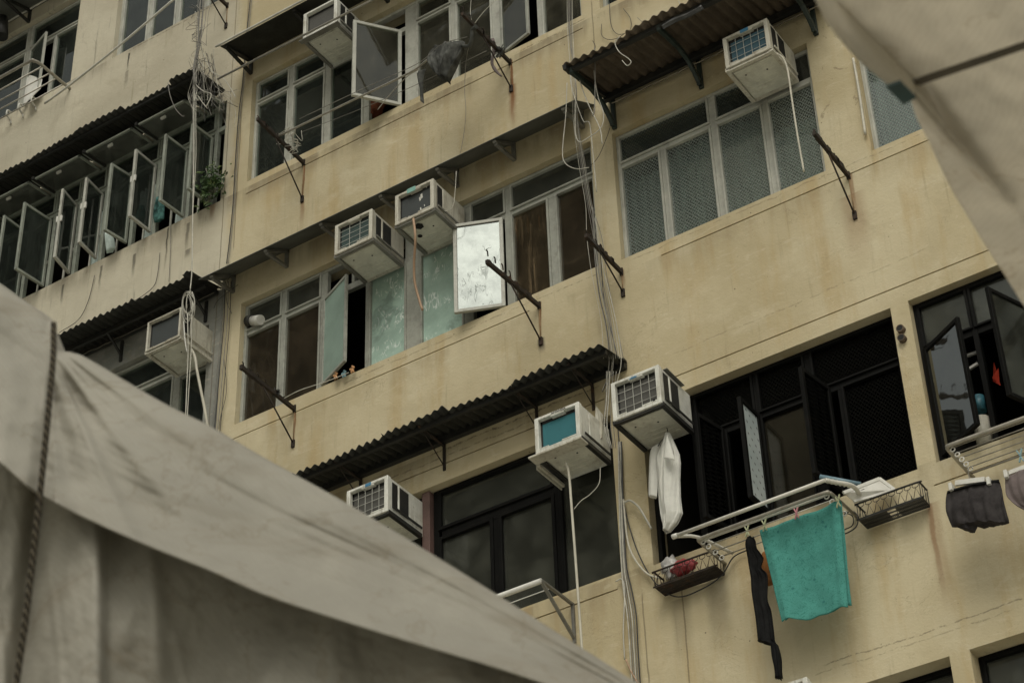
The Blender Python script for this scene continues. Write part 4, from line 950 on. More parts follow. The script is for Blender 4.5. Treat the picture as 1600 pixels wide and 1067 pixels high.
bar2((1493, 755), (1539, 749), .33, .035, 'pvc', 'white plastic hanger gripping the charcoal boxer shorts', ((1487, 762), (1546, 753)))
m = MB(); m.rings(crumple([(1570, 747, 1640, 725), (1571, 760, 1645, 740), (1576, 778, 1650, 760), (1590, 792, 1650, 780), (1604, 798, 1650, 790)], .33, .05, 48, 8, .016, 6))
tag(m.build('shorts', M['mauvecloth']), 'grey-mauve shorts cut off by the right edge', 'shorts')
bar2((1577, 739), (1640, 716), .33, .03, 'pvc', 'white hanger at the right edge gripping the mauve shorts', ((1573, 742),))
# rags on the top pole
m = MB(); m.rings(crumple([(676, 76, 724, 64), (672, 86, 727, 72), (671, 96, 722, 84), (676, 108, 716, 96), (684, 118, 708, 110), (690, 126, 700, 122)], .50, .055, 64, 3, .05, 7)); tag(m.build('rag', M['ragcloth']), 'large crumpled dark grey rag hung over the pole', 'rag')
m = MB(); m.rings(loft([(651, 115, 666, 108), (652, 124, 662, 120), (656, 140, 661, 138), (657, 158, 662, 162)], .45, .018, 16, .005, 2, 4)); tag(m.build('rag', M['ragcloth']), 'narrow dark strip of cloth dangling left of the large rag', 'rag')
m = MB(); m.tube(sm([F(722, 72, .52), F(733, 72, .54), F(737, 60, .58), F(738, 48, .6), F(744, 42, .62)], 5), .016, 7, r2=.022); tag(m.build('rag', M['ragcloth']), 'twisted end of rag knotted to the bracket tip', 'rag')
# clothes pegs
for i, (t, mt, w, lb) in enumerate((((1167, 829), 'peg', .27, 'pale green peg holding the black garment'), ((1194, 820), 'peg', .33, 'pale green peg on the left corner of the teal towel'), ((1244, 801), 'peg_pink', .33, 'pink peg in the middle of the teal towel edge'), ((1309, 783), 'peg', .33, 'pale peg on the right corner of the teal towel'), ((1594, 712), 'peg_blue', .2, 'pale blue peg on the rack above the mauve shorts'))):
    c = F(*t, w); m = MB()
    for s in (-1, 1): m.ob(c+V((s*.014-.004, -.004, -.045)), (.009, 0, 0), (0, .012, 0), (-s*.018, 0, .055)); m.ob(c+V((-s*.004-.004, -.004, .01)), (.009, 0, 0), (0, .012, 0), (-s*.014, 0, .04))
    tag(m.build('clothes_peg', M[mt], bevel=.0015), lb, 'peg', 'clothes pegs on the drying racks')
m = MB(); m.rings(loft([(766, 62, 772, 60), (769, 80, 776, 76), (766, 98, 771, 97), (772, 112, 777, 110), (782, 120, 785, 119)], .22, .01, 10, .002, 2, 3)); tag(m.build('rag', M['mauvecloth']), 'thin frayed strip of cloth dangling beside the right bracket strut', 'rag')
m = MB(); m.rings(loft([(578, 158, 612, 146), (577, 170, 606, 156), (580, 184, 597, 172)], -.14, .06, 20, .012, 3, 6)); tag(m.build('cloth', cloth('red_brown_cloth', (.16, .055, .03), .4, 0)), 'red-brown bundle on the sill behind the big open casement', 'cloth')
m = MB(); m.rings(crumple([(1034, 40, 1037, 46), (1052, 30, 1056, 37), (1074, 21, 1078, 27), (1096, 9, 1100, 15)], .80, .015, 20, 3, .012)); tag(m.build('sheet', paint('crumpled_dark_plastic', (.05, .05, .047), .35, .5, 14.)), 'crumpled dark plastic strip lying along the rusty canopy edge', 'plastic sheet')
# ================================================================== WIRE BASKETS
def basket(xa, xb, zb, dw, h, label, mat='black', hole=False):
    root = empty('wire_basket', P((xa+xb)/2, zb, 0), label, 'basket')
    m = MB(); n = int((xb-xa)/.012)
    w0 = .012
    for i in range(n+1):
        x = xa+(xb-xa)*i/n
        if hole and .44 < i/n < .56: m.bar(P(x, zb, w0), P(x, zb, w0+.035), .005)
        else: m.bar(P(x, zb, w0), P(x, zb, dw), .0075)
    for j in range(4): m.bar(P(xa, zb-.004, w0+(dw-w0)*j/3), P(xb, zb-.004, w0+(dw-w0)*j/3), .008)
    m.build('floor', M[mat], root)
    m = MB()
    for zz in (zb+.004, zb+h): m.tube(sm([P(xa, zz, w0), P(xa, zz, dw-.02), P(xa+.02, zz, dw), P(xb-.02, zz, dw), P(xb, zz, dw-.02), P(xb, zz, w0)], 4), .007 if zz > zb+.01 else .005, 6)
    m.build('rim', M[mat], root)
    m = MB(); k = int((xb-xa)/.055); dx = (xb-xa)/k
    for i in range(k):
        a = xa+dx*i; m.tube([P(a, zb, dw), P(a+dx/2, zb+h*.72, dw), P(a+dx, zb, dw)], .0028, 5)
        m.tube([P(a+dx/2+.024*math.cos(t*.6), zb+h*.86+.017*math.sin(t*.6), dw) for t in range(11)], .0028, 5, closed=False)
    for s in (xa, xb):
        for j in range(4): m.tube([P(s, zb, w0+(dw-w0)*j/3), P(s, zb+h, w0+(dw-w0)*j/3)], .003, 5)
    for i in range(k//2): m.tube([P(xa+dx*2*i, zb, w0), P(xa+dx*2*i, zb+h, w0)], .003, 5)
    m.build('side', M[mat], root)
    return root
basket(-6.41, -5.925, 7.965, .15, .125, 'rusty wire basket holding a red and clear bag under the T-shirt', 'rust')
basket(-4.815, -4.35, 7.93, .14, .125, 'black wire basket with a hole in its floor under the broken board', 'black', True)
def blob(c, r, seed, amp=.35, n=14):
    rings_ = []
    for i in range(n+1):
        th = math.pi*i/n; rr = []
        for j in range(20):
            ph = 2*math.pi*j/20; d = V((math.sin(th)*math.cos(ph), math.sin(th)*math.sin(ph), math.cos(th)))
            k = 1+amp*noise.noise(d*2.1+V((seed, 0, 0)))+amp*.5*noise.noise(d*5+V((0, seed, 0)))
            rr.append(c+V((d.x*r[0], d.y*r[1], d.z*r[2]))*k)
        rings_.append(rr)
    return rings_
bg = empty('plastic_bag', F(1058, 890, .08), 'crumpled red bag wrapped in clear plastic lying in the rusty basket', 'bag')
m = MB(); m.rings(blob(F(1067, 886, .08), (.105, .05, .055), 3)); m.build('red_part', M['red'], bg)
m = MB(); m.rings(blob(F(1048, 886, .07), (.07, .05, .085), 8, .45)); m.build('clear_part', M['bag'], bg)
# broken board and blue tube over the right basket
m = MB(); q = [F(1318, 770, .30), F(1374, 748, .10), F(1397, 765, .05), F(1334, 783, .22)]
c = [q[0]*(1-u)*(1-v)+q[1]*u*(1-v)+q[2]*u*v+q[3]*(1-u)*v for u, v in ((0, 0), (1, 0), (1, 1), (0, 1))]
m.face(c); t = V((0, .0, .012)); m.bar(c[0], c[1], .014, .02); m.bar(c[1], c[2], .014, .02); m.bar(c[3], c[2], .014, .02)
hc = (c[0]*.3+c[1]*.25+c[2]*.2+c[3]*.25)+V((0, -.004, -.006)); e1 = (c[1]-c[0]).normalized(); e2 = (c[3]-c[0]).normalized()
m.face([hc+e1*a+e2*b for a, b in ((-.035, -.02), (.01, -.025), (.03, .0), (.075, .012), (.05, .03), (.0, .022), (-.03, .012))], 1)
tag(m.build('board', [M['pvc'], M['dark']], solid=.006), 'pale broken board with a dark hole lying on the black wire basket', 'board')
line('tube', [F(1281, 745, .22), F(1345, 757, .12)], .019, 'blue_tube', 'faded blue tube sticking out over the broken board', 'tube', 10, 1)
# things inside the far right window
m = MB(); a = F(1553, 570, -.25); m.face([F(1553, 566, -.3), F(1563, 602, -.32), F(1552, 596, -.34)], 0); m.face([F(1550, 590, -.3), F(1562, 600, -.34), F(1560, 575, -.3)])
tag(m.build('cloth', M['redcloth'], solid=.006), 'bright red cloth hanging inside the far right window', 'cloth')
m = MB(); c = F(1530, 632, -.12); m.tube([c+V((0, 0, -.06)), c+V((0, 0, .06))], .045, 14); tag(m.build('cup', paint('blue_pattern', (.035, .14, .18), .5, .6, 40.)), 'blue cup on the sill of the far right window', 'cup')
m = MB(); c = F(1536, 672, -.12); m.tube([c+V((0, 0, -.13)), c+V((.0, 0, .09))], .06, 14); tag(m.build('container', M['ac_old']), 'cream container standing under the blue cup', 'container')
m = MB(); m.bar(F(1508, 557, -.2), F(1526, 551, -.2), .02); m.bar(F(1512, 578, -.2), F(1528, 568, -.2), .02); m.bar(F(1513, 585, -.2), F(1517, 610, -.2), .015); tag(m.build('bracket', M['pvc']), 'pale fittings inside the far right window', 'fitting')
m = MB(); m.rings(loft([(243, 312, 252, 306), (240, 325, 256, 318), (239, 338, 257, 330), (241, 348, 256, 342)], .02, .02, 16, .004, 2, 4)); tag(m.build('garment', cloth('green_blue_cloth', (.05, .12, .11), .8, .05, 22.)), 'green and blue garment among the left casements', 'garment')
m = MB(); m.rings(loft([(163, 368, 174, 362), (164, 380, 178, 374), (166, 396, 180, 388)], .02, .03, 16, .008, 2, 4)); tag(m.build('cloth', M['curtain']), 'pale bundled cloth below a left casement', 'cloth')
# exhaust duct through the brown glazed window
c = P(-10.43, 12.29, -.06); dv = empty('exhaust_duct', c, 'short white exhaust duct poking out of the upper left brown glazed pane', 'duct')
m = MB(); m.tube([c+V((-.02, -.02, .01)), c+V((.10, -.045, -.045))], .047, 18); m.build('pipe', M['pvc'], dv)
m = MB(); m.tube([c+V((-.075, -.012, .035)), c+V((-.015, -.022, .010))], .056, 18, 0); m.build('collar', M['black'], dv)
m = MB(); m.tube([F(3, 30, .2), F(3, 58, .2)], .07, 14); tag(m.build('duct', M['black']), 'black duct at the left edge below the grey flat canopy', 'duct')
# ================================================================== PLANT
pl = empty('plant', F(322, 322, .0), 'leafy green plant on the sill at the right end of the left casements', 'plant')
m = MB(); m2 = MB(); rd = random.Random(4)
def leaf(mm, p, d, L, W, mi):
    d = d.normalized(); s = d.cross(V((rd.uniform(-.4, .4), -1, rd.uniform(-.3, .6)))).normalized(); nrm = s.cross(d)
    pts = [p, p+d*L*.3+s*W*.5+nrm*.006, p+d*L*.65+s*W*.42, p+d*L-V((0, 0, L*.2)), p+d*L*.65-s*W*.42, p+d*L*.3-s*W*.5+nrm*.006]
    mid = p+d*L*.5-nrm*.01
    for i in range(6): mm.face([pts[i], pts[(i+1) % 6], mid], mi)
cen = F(331, 288, .10)
for i in range(230):
    r_ = V((rd.gauss(0, .065), rd.gauss(0, .05), rd.gauss(0, .095)))
    p = cen+r_+V((.05*r_.z/.1*.3, 0, 0)); d = V((rd.uniform(-1, 1), rd.uniform(-1, .3), rd.uniform(-.9, .5)))
    leaf(m, p, d, rd.uniform(.045, .085), rd.uniform(.018, .034), 0 if rd.random() < .75 else 1)
m.build('foliage', [M['leaf'], M['leaf_pale']], pl)
for i in range(7): m2.tube(sm([F(326, 318, .02), cen+V((rd.gauss(0, .03), 0, -.1)), cen+V((rd.gauss(0, .07), rd.gauss(0, .04), rd.uniform(0, .15)))], 5), .004, 5)
m2.build('stem', M['cable_grey'], pl)
# ================================================================== CABLES
def cables(name, label, specs, cat='cables'):
    root = empty(name, specs[0][0][0], label, cat)
    for pts, r, mat in specs:
        m = MB(); m.tube(sm(pts, 6), r*.85, 5); m.build('cable', M[mat], root)
    return root
def FL(L, w): return [F(a, b, w if not c else c[0]) for a, b, *c in L]
rc = random.Random(9)
sp = []
for i in range(9):
    o = rc.uniform(-7, 7); sp.append((FL([(316+o, -20), (313+o+rc.uniform(-4, 4), 30), (310+o*.6, 65), (306+rc.uniform(-4, 4), 105), (304+rc.uniform(-3, 3), 130)], .48+rc.uniform(-.03, .03)), rc.choice((.004, .005, .006)), rc.choice(('cable_grey', 'cable_grey', 'cable_white', 'cable_grey'))))
for i in range(34):       # strands drooping from the canopy end
    x, y = rc.uniform(303, 336), rc.uniform(100, 126); L = rc.uniform(25, 75); cu_ = rc.uniform(-14, 14)
    q = [(x+rc.uniform(-5, 5)-4, y-rc.uniform(8, 25)), (x, y), (x+cu_*.4, y+L*.35), (x+cu_*.9, y+L*.7), (x+cu_*rc.uniform(.2, 1.2), y+L)]
    sp.append(([F(a, b, .44+rc.uniform(-.14, .06)) for a, b in q], rc.choice((.0022, .0028, .0036)), rc.choice(('cable_grey', 'cable_white', 'cable_grey', 'cable_black'))))
for i in range(14):
    x, y = rc.uniform(312, 350), rc.uniform(112, 150); q = [(x, y)]
    for k in range(3): q.append((q[-1][0]+rc.gauss(4, 9), q[-1][1]+rc.gauss(7, 9)))
    sp.append(([F(a, b, .38+rc.uniform(-.12, .1)) for a, b in q], .0026, rc.choice(('cable_grey', 'cable_white', 'cable_black'))))
for i in range(26):
    x, y = 312+rc.uniform(-7, 7), rc.uniform(5, 105)
    sp.append(([F(x, y, .48), F(x+rc.gauss(0, 8), y+rc.gauss(4, 8), .50), F(x+rc.gauss(0, 10), y+rc.gauss(12, 10), .47)], .0022, rc.choice(('cable_grey', 'cable_white', 'cable_black'))))
sp.append((FL([(308, 45), (316, 80), (330, 110), (348, 122), (360, 138), (368, 152)], .45), .005, 'cable_white'))
sp.append((FL([(312, 105), (304, 118), (306, 132), (318, 143), (330, 148), (322, 168)], .48), .006, 'cable_white'))
sp.append((FL([(309, 150), (316, 160), (324, 170)], .46), .006, 'cable_white'))
sp.append((FL([(336, -10), (326, 20), (322, 70)], .1), .003, 'cable_grey'))
cables('cable_bundle', 'thick tangle of dirty cables hanging at the end of the upper left canopy', sp)
sp = []
for dx, r, mt in ((0, .007, 'cable_white'), (3, .004, 'cable_white'), (-2, .003, 'cable_grey')):
    sp.append((FL([(304+dx, 100), (303+dx, 180), (303+dx, 250), (301, 340), (300, 420), (297, 455)], .47), r, mt))
cables('cable_bundle', 'pale cables dropping straight past the open casements', sp)
sp = []
for i in range(8):
    cx, cy = 294+rc.uniform(-3, 6), 474+rc.uniform(-3, 8); rx, ry = rc.uniform(5, 9), rc.uniform(14, 24); ph = rc.uniform(0, 6)
    sp.append(([F(cx+rx*math.cos(t*.65+ph), cy+ry*math.sin(t*.65+ph), .47+.02*math.sin(t)) for t in range(10)], .0042, 'cable_white' if i < 6 else 'cable_grey'))
cables('cable_coil', 'coil of pale cable lying on the yellowed air conditioner', sp)
cables('cable_bundle', 'two thin white cords falling from the cable coil in front of the lowest left window', [(FL([(293, 490), (294, 545), (292, 600), (289, 680)], .50), .006, 'cable_white'), (FL([(300, 490), (299, 540), (295, 610), (291, 680)], .50), .005, 'cable_white'), (FL([(287, 502), (289, 530), (292, 550)], .47), .007, 'pvc')])
sp = []
for dx, r, mt in ((0, .006, 'cable_black'), (2.5, .004, 'cable_grey')):
    sp.append((FL([(392+dx, -10), (384+dx, 70), (379+dx, 130), (373+dx, 180), (368+dx, 250), (364+dx, 320), (358+dx, 380), (354+dx, 412)], .02), r, mt))
for dx, r, mt in ((0, .006, 'cable_black'), (-4, .004, 'cable_grey'), (5, .005, 'cable_grey'), (9, .004, 'cable_black')):
    sp.append((FL([(352+dx, 440), (350+dx, 500), (344+dx, 570), (338+dx, 640), (333+dx, 690)], .03), r, mt))
sp.append((FL([(350, 560), (354, 610), (345, 650), (342, 670)], .03), .003, 'cable_black'))
sp.append((FL([(372, 445), (358, 455), (340, 470), (334, 482)], .12), .003, 'cable_black')); sp.append((FL([(368, 425), (355, 440), (354, 470), (362, 490)], .10), .003, 'cable_black'))
cables('cable_bundle', 'dark cables running down the left pilaster between the window bays', sp)
# the big group on the right pilaster
sp = []
for i, (x0, x1_, x2, x3) in enumerate(((886, 893, 905, 925), (889, 895, 908, 935), (892, 897, 910, 940), (894, 899, 913, 944), (888, 900, 915, 948), (890, 899, 911, 938))):
    w = .05 if i > 3 else .10
    sp.append((FL([(x0, -15), (x0+1, 50), (x1_, 130, .42), (x1_+3, 190, .30), (x2, 260, .2), (x2+10, 320, .12), (x3-8, 370, .1), (x3, 430, .1), (x3+14, 500, .12), (x3+18+i*2, 560, .2)], w), rc.choice((.0028, .0036)), ('cable_white', 'cable_grey', 'cable_grey', 'cable_white', 'cable_grey', 'cable_grey')[i]))
sp.append((FL([(886, 130), (884, 180), (879, 235), (883, 255), (900, 264), (920, 262)], .35), .005, 'cable_white'))
sp.append((FL([(920, 262), (935, 245), (948, 215), (953, 200)], .12), .003, 'cable_black'))
sp.append((FL([(929, 78), (928, 110), (934, 150), (943, 178), (939, 200), (920, 215), (905, 222), (899, 205), (899, 160)], .50), .0055, 'cable_white'))
sp.append((FL([(899, 95), (907, 130), (920, 165), (937, 200), (941, 225)], .55), .0055, 'cable_white'))
sp.append((FL([(891, 116), (893, 135), (902, 165), (912, 190), (921, 193), (926, 235), (932, 300)], .42), .0055, 'cable_white'))
sp.append((FL([(929, 75), (930, 110), (929, 170), (926, 182)], .6), .005, 'cable_grey'))
for i in range(7):
    o = rc.uniform(-10, 10)
    sp.append((FL([(928+o*.3, 330+o), (934+o*.5, 400), (945+o, 460), (956+o, 510), (962+o*1.1, 560), (958+o, 590), (950+o, 612)], .10+.02*i), .0035, rc.choice(('cable_grey', 'cable_white', 'cable_black'))))
sp.append((FL([(925, 375, .5), (936, 390, .45), (940, 420), (944, 470), (958, 530), (965, 560)], .15), .004, 'cable_black'))
for i in range(6):
    o = rc.uniform(-9, 9)
    sp.append((FL([(956+o, 580), (954+o*.8, 620), (952+o, 665), (958+o*.6, 700)], .24), .0035, rc.choice(('cable_grey', 'cable_white'))))
cables('cable_bundle', 'long loose bundle of pale cables looping down the right pilaster', sp)
# stray cables about the rusty canopy
sp = [(FL([(952, 5), (955, 40), (966, 54), (984, 48), (985, 30), (974, 14)], .02), .003, 'cable_black'), (FL([(940, 38), (940, 55), (950, 62), (965, 60), (980, 50)], .02), .003, 'cable_black'),
      (FL([(996, 28), (1005, 38), (1010, 54)], .3), .003, 'cable_grey'), (FL([(968, 58), (961, 68), (968, 82), (982, 92), (986, 98), (980, 103), (972, 95)], .80), .005, 'cable_white'), (FL([(1060, 2), (1066, 14), (1068, 24)], .6), .004, 'cable_white'), (FL([(926, 64), (930, 72), (929, 80)], .5), .003, 'cable_black')]
cables('cable_bundle', 'short stray wires straggling over the rusty corrugated canopy', sp)
sp = [(FL([(737, -10), (735, 20), (738, 38)], .58), .003, 'cable_white'), (FL([(775, 0), (755, 20), (741, 38)], .58), .0035, 'cable_white'), (FL([(737, 60, .5), (729, 90, .2), (726, 140), (728, 175), (724, 215), (716, 255), (713, 275)], .06), .003, 'cable_grey'),
      (FL([(713, 268), (711, 300), (708, 322), (700, 330), (690, 328)], .3), .004, 'cable_white')]
cables('cable', 'thin wire wandering from the rag bracket down past the flat canopy', sp, 'cable')
# lower cables by the pilaster between the first floor windows
sp = [(FL([(963, 640), (968, 700), (972, 760), (980, 810), (1000, 870), (1028, 915), (1060, 932), (1100, 918), (1128, 898), (1146, 870), (1170, 858)], .03), .006, 'cable_black'),
      (FL([(975, 785), (985, 782), (998, 792), (1008, 808), (1018, 826)], .06), .010, 'cable_white'), (FL([(974, 780), (980, 840), (990, 870), (1010, 895), (1030, 903)], .04), .009, 'hose_white')]
for i, mt in enumerate(('cable_white', 'cable_grey', 'cable_white', 'cable_grey', 'cable_black')):
    o = i*3.2; sp.append((FL([(966+o*.4, 690), (968+o*.5, 800), (971+o*.6, 880), (974+o, 920), (980+o*1.1, 960), (984+o, 1010), (988+o, 1075)], .03), .0045 if i % 2 else .006, mt))
sp.append((FL([(962, 908), (972, 905), (976, 925), (974, 985), (976, 1030)], .03), .006, 'cable_white')); sp.append((FL([(978, 1030), (986, 1048), (994, 1062), (1002, 1075)], .03), .008, 'hose'))
cables('cable_bundle', 'cables and a black wire running down beside the rusty basket', sp)
cables('cable', 'black cable coiled between the towel and the black wire basket', [(FL([(1316, 806), (1330, 798), (1340, 806), (1338, 822), (1322, 833), (1312, 832)], .06), .006, 'cable_black'), (FL([(1318, 800), (1332, 806), (1332, 820), (1318, 828)], .05), .005, 'cable_black')], 'cable')
sp = [(FL([(148, 430), (138, 470), (122, 500), (92, 520)], .02), .004, 'cable_black'), (FL([(250, 395), (246, 430), (238, 450), (210, 470), (178, 483)], .02), .004, 'cable_black'), (FL([(267, 352), (266, 400), (264, 440)], .02), .004, 'cable_grey')]
cables('cable', 'thin dark wires trailing over the wall below the left casements', sp, 'cable')
line('cable', [F(262, 130, .47), F(266, 150, .47), F(274, 170, .45), F(285, 182, .44), (F(288, 180, .44))], .004, 'cable_grey', 'short white cable end hanging over the upper left canopy', 'cable')
line('hose', [F(1333, 92, .03), F(1340, 130, .03), F(1347, 175, .03), F(1352, 210, .03)], .011, 'hose_white', 'thin cream pipe beside the window next to the overhead canvas', 'pipe', 8)
# grey plate jammed beside the teal-front air conditioner
m = MB(); m.face([F(931, 634, .12), F(942, 648, .12), (F(941, 684, .10)), F(929, 688, .14)]); tag(m.build('board', M['ac_old'], solid=.01), 'narrow beige board wedged behind the teal fronted air conditioner', 'board')
# ================================================================== FOREGROUND CANVAS
HD = V((-.536, .844, 0))
def T(px, py, off=0.0, d0=3.6):
    r = ray(px, py); return r*((d0+off)/r.dot(HD))
def poly(pts, s):
    n = len(pts)-1; k = min(int(s*n), n-1); t = s*n-k
    a, b, c, d = pts[max(k-1, 0)], pts[k], pts[k+1], pts[min(k+2, n)]
    return tuple(.5*((2*b[i])+(c[i]-a[i])*t+(2*a[i]-5*b[i]+4*c[i]-d[i])*t*t+(3*b[i]-a[i]-3*c[i]+d[i])*t**3) for i in (0, 1))
RIDGE = [(-40, 418), (0, 444), (40, 472), (72, 493), (83, 506), (90, 545), (114, 552), (142, 564), (253, 629), (329, 667), (411, 715), (499, 763), (600, 821), (710, 888), (863, 984), (985, 1061), (1080, 1122)]
HEM = [(-60, 690), (-25, 705), (10, 730), (40, 757), (58, 770), (70, 776), (105, 795), (150, 817), (235, 854), (329, 892), (411, 928), (499, 958), (640, 1002), (780, 1044), (870, 1074), (960, 1105), (1060, 1150)]
tp = empty('stall_canvas', T(300, 1067, .1), 'weathered grey-beige canvas stall cover with a rope, filling the lower left corner', 'canvas')
m = MB()
def skirt(u, v):
    a, b = poly(RIDGE, u), poly(HEM, u); px, py = a[0]+(b[0]-a[0])*v, a[1]+(b[1]-a[1])*v
    off = .075-.135*v**1.9+.015*noise.noise((u*3.2, v*6+u*2.0, 17))*min(1, v*3)+.0045*noise.noise((u*6, v*19+u*3, 27))*min(1, v*3)
    off += .05*math.exp(-v*22)
    # pleats radiating from the tied corner near the rope and long shallow wrinkles
    dx = (px-92)/520.
    if px > 85: off += .012*math.sin(9*math.atan2(py-520, px-60)*2.2)*math.exp(-max(0, dx)*2.0)*min(1, v*5)
    off += .024*noise.noise((u*7, v*1.6+u*1.5, 2))*min(1, v*4+.2)+.011*noise.noise((u*15, v*3.4+u*2, 5))+.0035*noise.noise((px*.022, py*.034, 5))+.0012*noise.noise((px*.07, py*.07, 8))
    # a few long tension lines fanning out of the tied corner
    if px > 88:
        an = math.atan2(py-530, px-70)
        for a0, k_ in ((.62, .010), (.78, .012), (.93, .009), (1.15, .012)): off -= k_*math.exp(-((an-a0-.04*noise.noise((px*.01, a0, 1)))/.035)**2)*math.exp(-max(0, px-92)/260.)*min(1, max(0, px-88)/30.)
    off += .05*math.exp(-((px-86-(510-py)*.09)/16)**2)*v
    return T(px, py, off)
m.grid(skirt, 260, 90)
def roof(u, v):
    a = poly(RIDGE, u); p = T(a[0], a[1], .075+.05+.0); return p+HD*(1.3*v)+V((0, 0, .20*v-.002))
m.grid(roof, 80, 6)
m.build('skirt', M['tarp'], tp, solid=.003)
m = MB()
def drape(u, v):
    a = poly(HEM, u); px = a[0]-14+6*v; py = a[1]-45+(1330-a[1])*v
    q = px+.16*(py-800)
    off = .085+.045*math.sin(q*.021+.7+.4*noise.noise((px*.004, py*.003, 1)))*min(1, .25+v*1.5)+.030*math.sin(q*.0125+2.2)+.026*noise.noise((px*.011, py*.005, 4))+.008*noise.noise((px*.03, py*.014, 6))-.006*max(0, .14-abs(noise.noise((px*.011+4, py*.003, 31))))/.14+.004*noise.noise((px*.08, py*.08, 9))
    off += .06*math.exp(-((px-62+(py-780)*.12)/18)**2)
    e_ = max(0, min(1, (px-146-.02*(py-800)+6*noise.noise((py*.01, 2, 0)))/22)); off += -.045+.075*e_*e_*(3-2*e_)*math.exp(-max(0, px-170)/420)
    off -= .022*math.exp(-((px-236-.05*(py-860))/16)**2)+.018*math.exp(-((px-520-.12*(py-980))/30)**2)
    return T(px, py, off)
m.grid(drape, 260, 80)
m.build('drape', M['tarp'], tp, solid=.003)
m = MB(); m.tube(sm([T(84, 506, -.0), T(83, 560, -.04), T(76, 640, -.075), T(66, 740, -.085), T(55, 840, -.08), T(41, 960, -.075), T(28, 1050, -.07), T(16, 1140, -.06)], 10), .0062, 10)
m.build('rope', M['rope'], tp)
# canvas overhead at the right
ZT = 2.75
def U(px, py, dz=0.0): return FZ(px, py, ZT+dz)
ov = empty('overhead_canvas', U(1600, 300), 'beige canvas stretched overhead in the top right corner over a dark webbing strap', 'canvas')
def sheet(L, Rr, dzf, nu=90, nv=60):
    m = MB()
    def fn(u, v):
        a, b = poly(L, v), poly(Rr, v); px, py = a[0]+(b[0]-a[0])*u, a[1]+(b[1]-a[1])*u
        return U(px, py, dzf(px, py, u, v)+.020*noise.noise((px*.005, py*.007, 3))+.005*noise.noise((px*.03, py*.03, 7)))
    m.grid(fn, nu, nv); return m
IN1 = [(1262, -60), (1300, -2), (1352, 50), (1427, 124)]
sheet(IN1, [(1900, -260), (1900, -180), (1900, -110), (1900, -36)], lambda px, py, u, v: -.012*math.sin(u*3)-.03*math.exp(-u*26)).build('upper_sheet', M['tarp2'], ov, solid=.002)
OUT2 = [(1420, 138), (1431, 180), (1452, 222), (1483, 288), (1532, 370), (1600, 478), (1700, 640)]
def dip(px, py, u, v):
    # soft fold running from the strap end to the lower right
    t = max(0, min(1, ((px-1428)*142+(py-139)*173)/(142*142+173*173))); cx, cy = 1428+142*t, 139+173*t
    d = ((px-cx)*173-(py-cy)*142)/224.
    return -.085*math.exp(-(abs(d)/15)**1.6)*(1-.75*t)*(1 if t < 1 else math.exp(-math.hypot(px-cx, py-cy)/60))-.03*math.exp(-((py-330-(px-1500)*.6)/50)**2)*min(1, u*3)
sheet(OUT2, [(1900, -30), (1900, 60), (1900, 160), (1900, 280), (1900, 420), (1900, 560), (1900, 760)], dip, 240, 160).build('lower_sheet', M['tarp2'], ov, solid=.002)
m = MB(); OUTV = [(1238, -60), (1276, 3), (1297, 42), (1338, 90), (1383, 128), (1420, 160)]; INV = [(1270, -60), (1303, -2), (1335, 32), (1372, 70), (1404, 102), (1432, 132)]
def val(u, v):
    a, b = poly(INV, u), poly(OUTV, u); px, py = a[0]+(b[0]-a[0])*v, a[1]+(b[1]-a[1])*v
    return U(px, py, -.035-.10*v-.02*math.sin(v*3.1)+.012*noise.noise((px*.02, py*.02, 4)))
m.grid(val, 50, 14); m.build('hem', M['tarp2'], ov, solid=.004)
m = MB(); m.bar(U(1418, 134, -.045), U(1900, -31, -.03), .018, .006); m.build('strap', M['strap'], ov, bevel=.002)
m = MB(); q = [U(1384, 135, -.17), U(1407, 127, -.17), U(1431, 152, -.17), U(1411, 162, -.17)]; m.face(q); m.build('clip', M['tape'], ov, solid=.006)
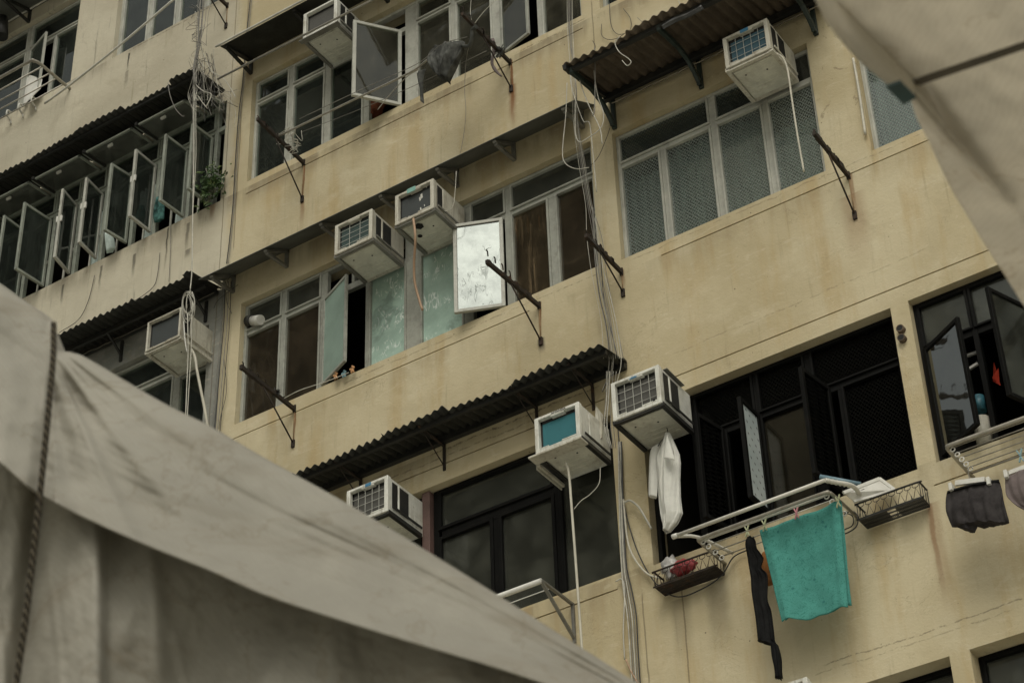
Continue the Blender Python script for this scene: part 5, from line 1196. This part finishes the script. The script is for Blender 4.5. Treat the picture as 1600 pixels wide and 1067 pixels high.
# ================================================================== BUILDING ACROSS THE STREET (seen only in the window panes)
ob = empty('opposite_building', (-23, -10, GROUND), 'grey apartment block across the street, seen only as a reflection in the window panes', 'building')
m = MB(); m.ob((-33, -20, GROUND), (19, 0, 0), (0, 14.4, 0), (0, 0, 36))
for i in range(13): m.ob((-33, -5.6, GROUND+2.6+i*2.85), (19, 0, 0), (0, .35, 0), (0, 0, 1.25))
for i in range(6): m.ob((-33+i*3.7, -5.6, GROUND), (.5, 0, 0), (0, .30, 0), (0, 0, 36))
m.build('wall', paint('opposite_grey_render', (.36, .325, .25), .85, .25, .8, .3, (.08, .07, .05)), ob)
m = MB()
for i in range(12): m.ob((-32.9, -5.6, GROUND+3.9+i*2.85), (18.8, 0, 0), (0, .12, 0), (0, 0, 1.5))
m.build('window', paint('opposite_dark_glass', (.05, .055, .055), .25, .4, 2.), ob)
# ================================================================== CAMERA, LIGHT, SKY
cam = bpy.data.cameras.new('camera'); co = bpy.data.objects.new('camera', cam); C.objects.link(co)
co.matrix_world = Matrix((( RT.x, UP.x, -FW.x, 0), (RT.y, UP.y, -FW.y, 0), (RT.z, UP.z, -FW.z, 0), (0, 0, 0, 1)))
cam.sensor_width = 36; cam.lens = FPX/1600*36; cam.clip_end = 500; cam.clip_start = .1
cam.dof.use_dof = True; cam.dof.focus_distance = 17.5; cam.dof.aperture_fstop = 7.5
bpy.context.scene.camera = co
w = bpy.data.worlds.new('World'); bpy.context.scene.world = w; w.use_nodes = True; nt = w.node_tree
sky = nt.nodes.new('ShaderNodeTexSky'); sky.sky_type = 'NISHITA'; sky.sun_disc = False
SD = V((.30, -.62, .80)).normalized()
sky.sun_elevation = math.asin(SD.z); sky.sun_rotation = math.atan2(SD.x, SD.y); sky.dust_density = 4; sky.air_density = 1.2
hs = nt.nodes.new('ShaderNodeHueSaturation'); hs.inputs['Saturation'].default_value = .22
nt.links.new(sky.outputs[0], hs.inputs['Color']); bgn = nt.nodes['Background']
tn = nt.nodes.new('ShaderNodeMix'); tn.data_type = 'RGBA'; tn.blend_type = 'MULTIPLY'; tn.inputs[0].default_value = 1; tn.inputs[7].default_value = (1, .99, .895, 1)   # hazy overcast, slightly warm
nt.links.new(hs.outputs[0], tn.inputs[6]); nt.links.new(tn.outputs[2], bgn.inputs[0]); bgn.inputs[1].default_value = .10
sl = bpy.data.lights.new('sun', 'SUN'); sl.energy = .9; sl.angle = R(35); sl.color = (1, .96, .88)
so = bpy.data.objects.new('sun', sl); C.objects.link(so); so.rotation_euler = (-SD).to_track_quat('-Z', 'Y').to_euler()
sc = bpy.context.scene
sc.view_settings.view_transform = 'Standard'; sc.view_settings.look = 'None'; sc.view_settings.gamma = 1; sc.view_settings.exposure = 0.12
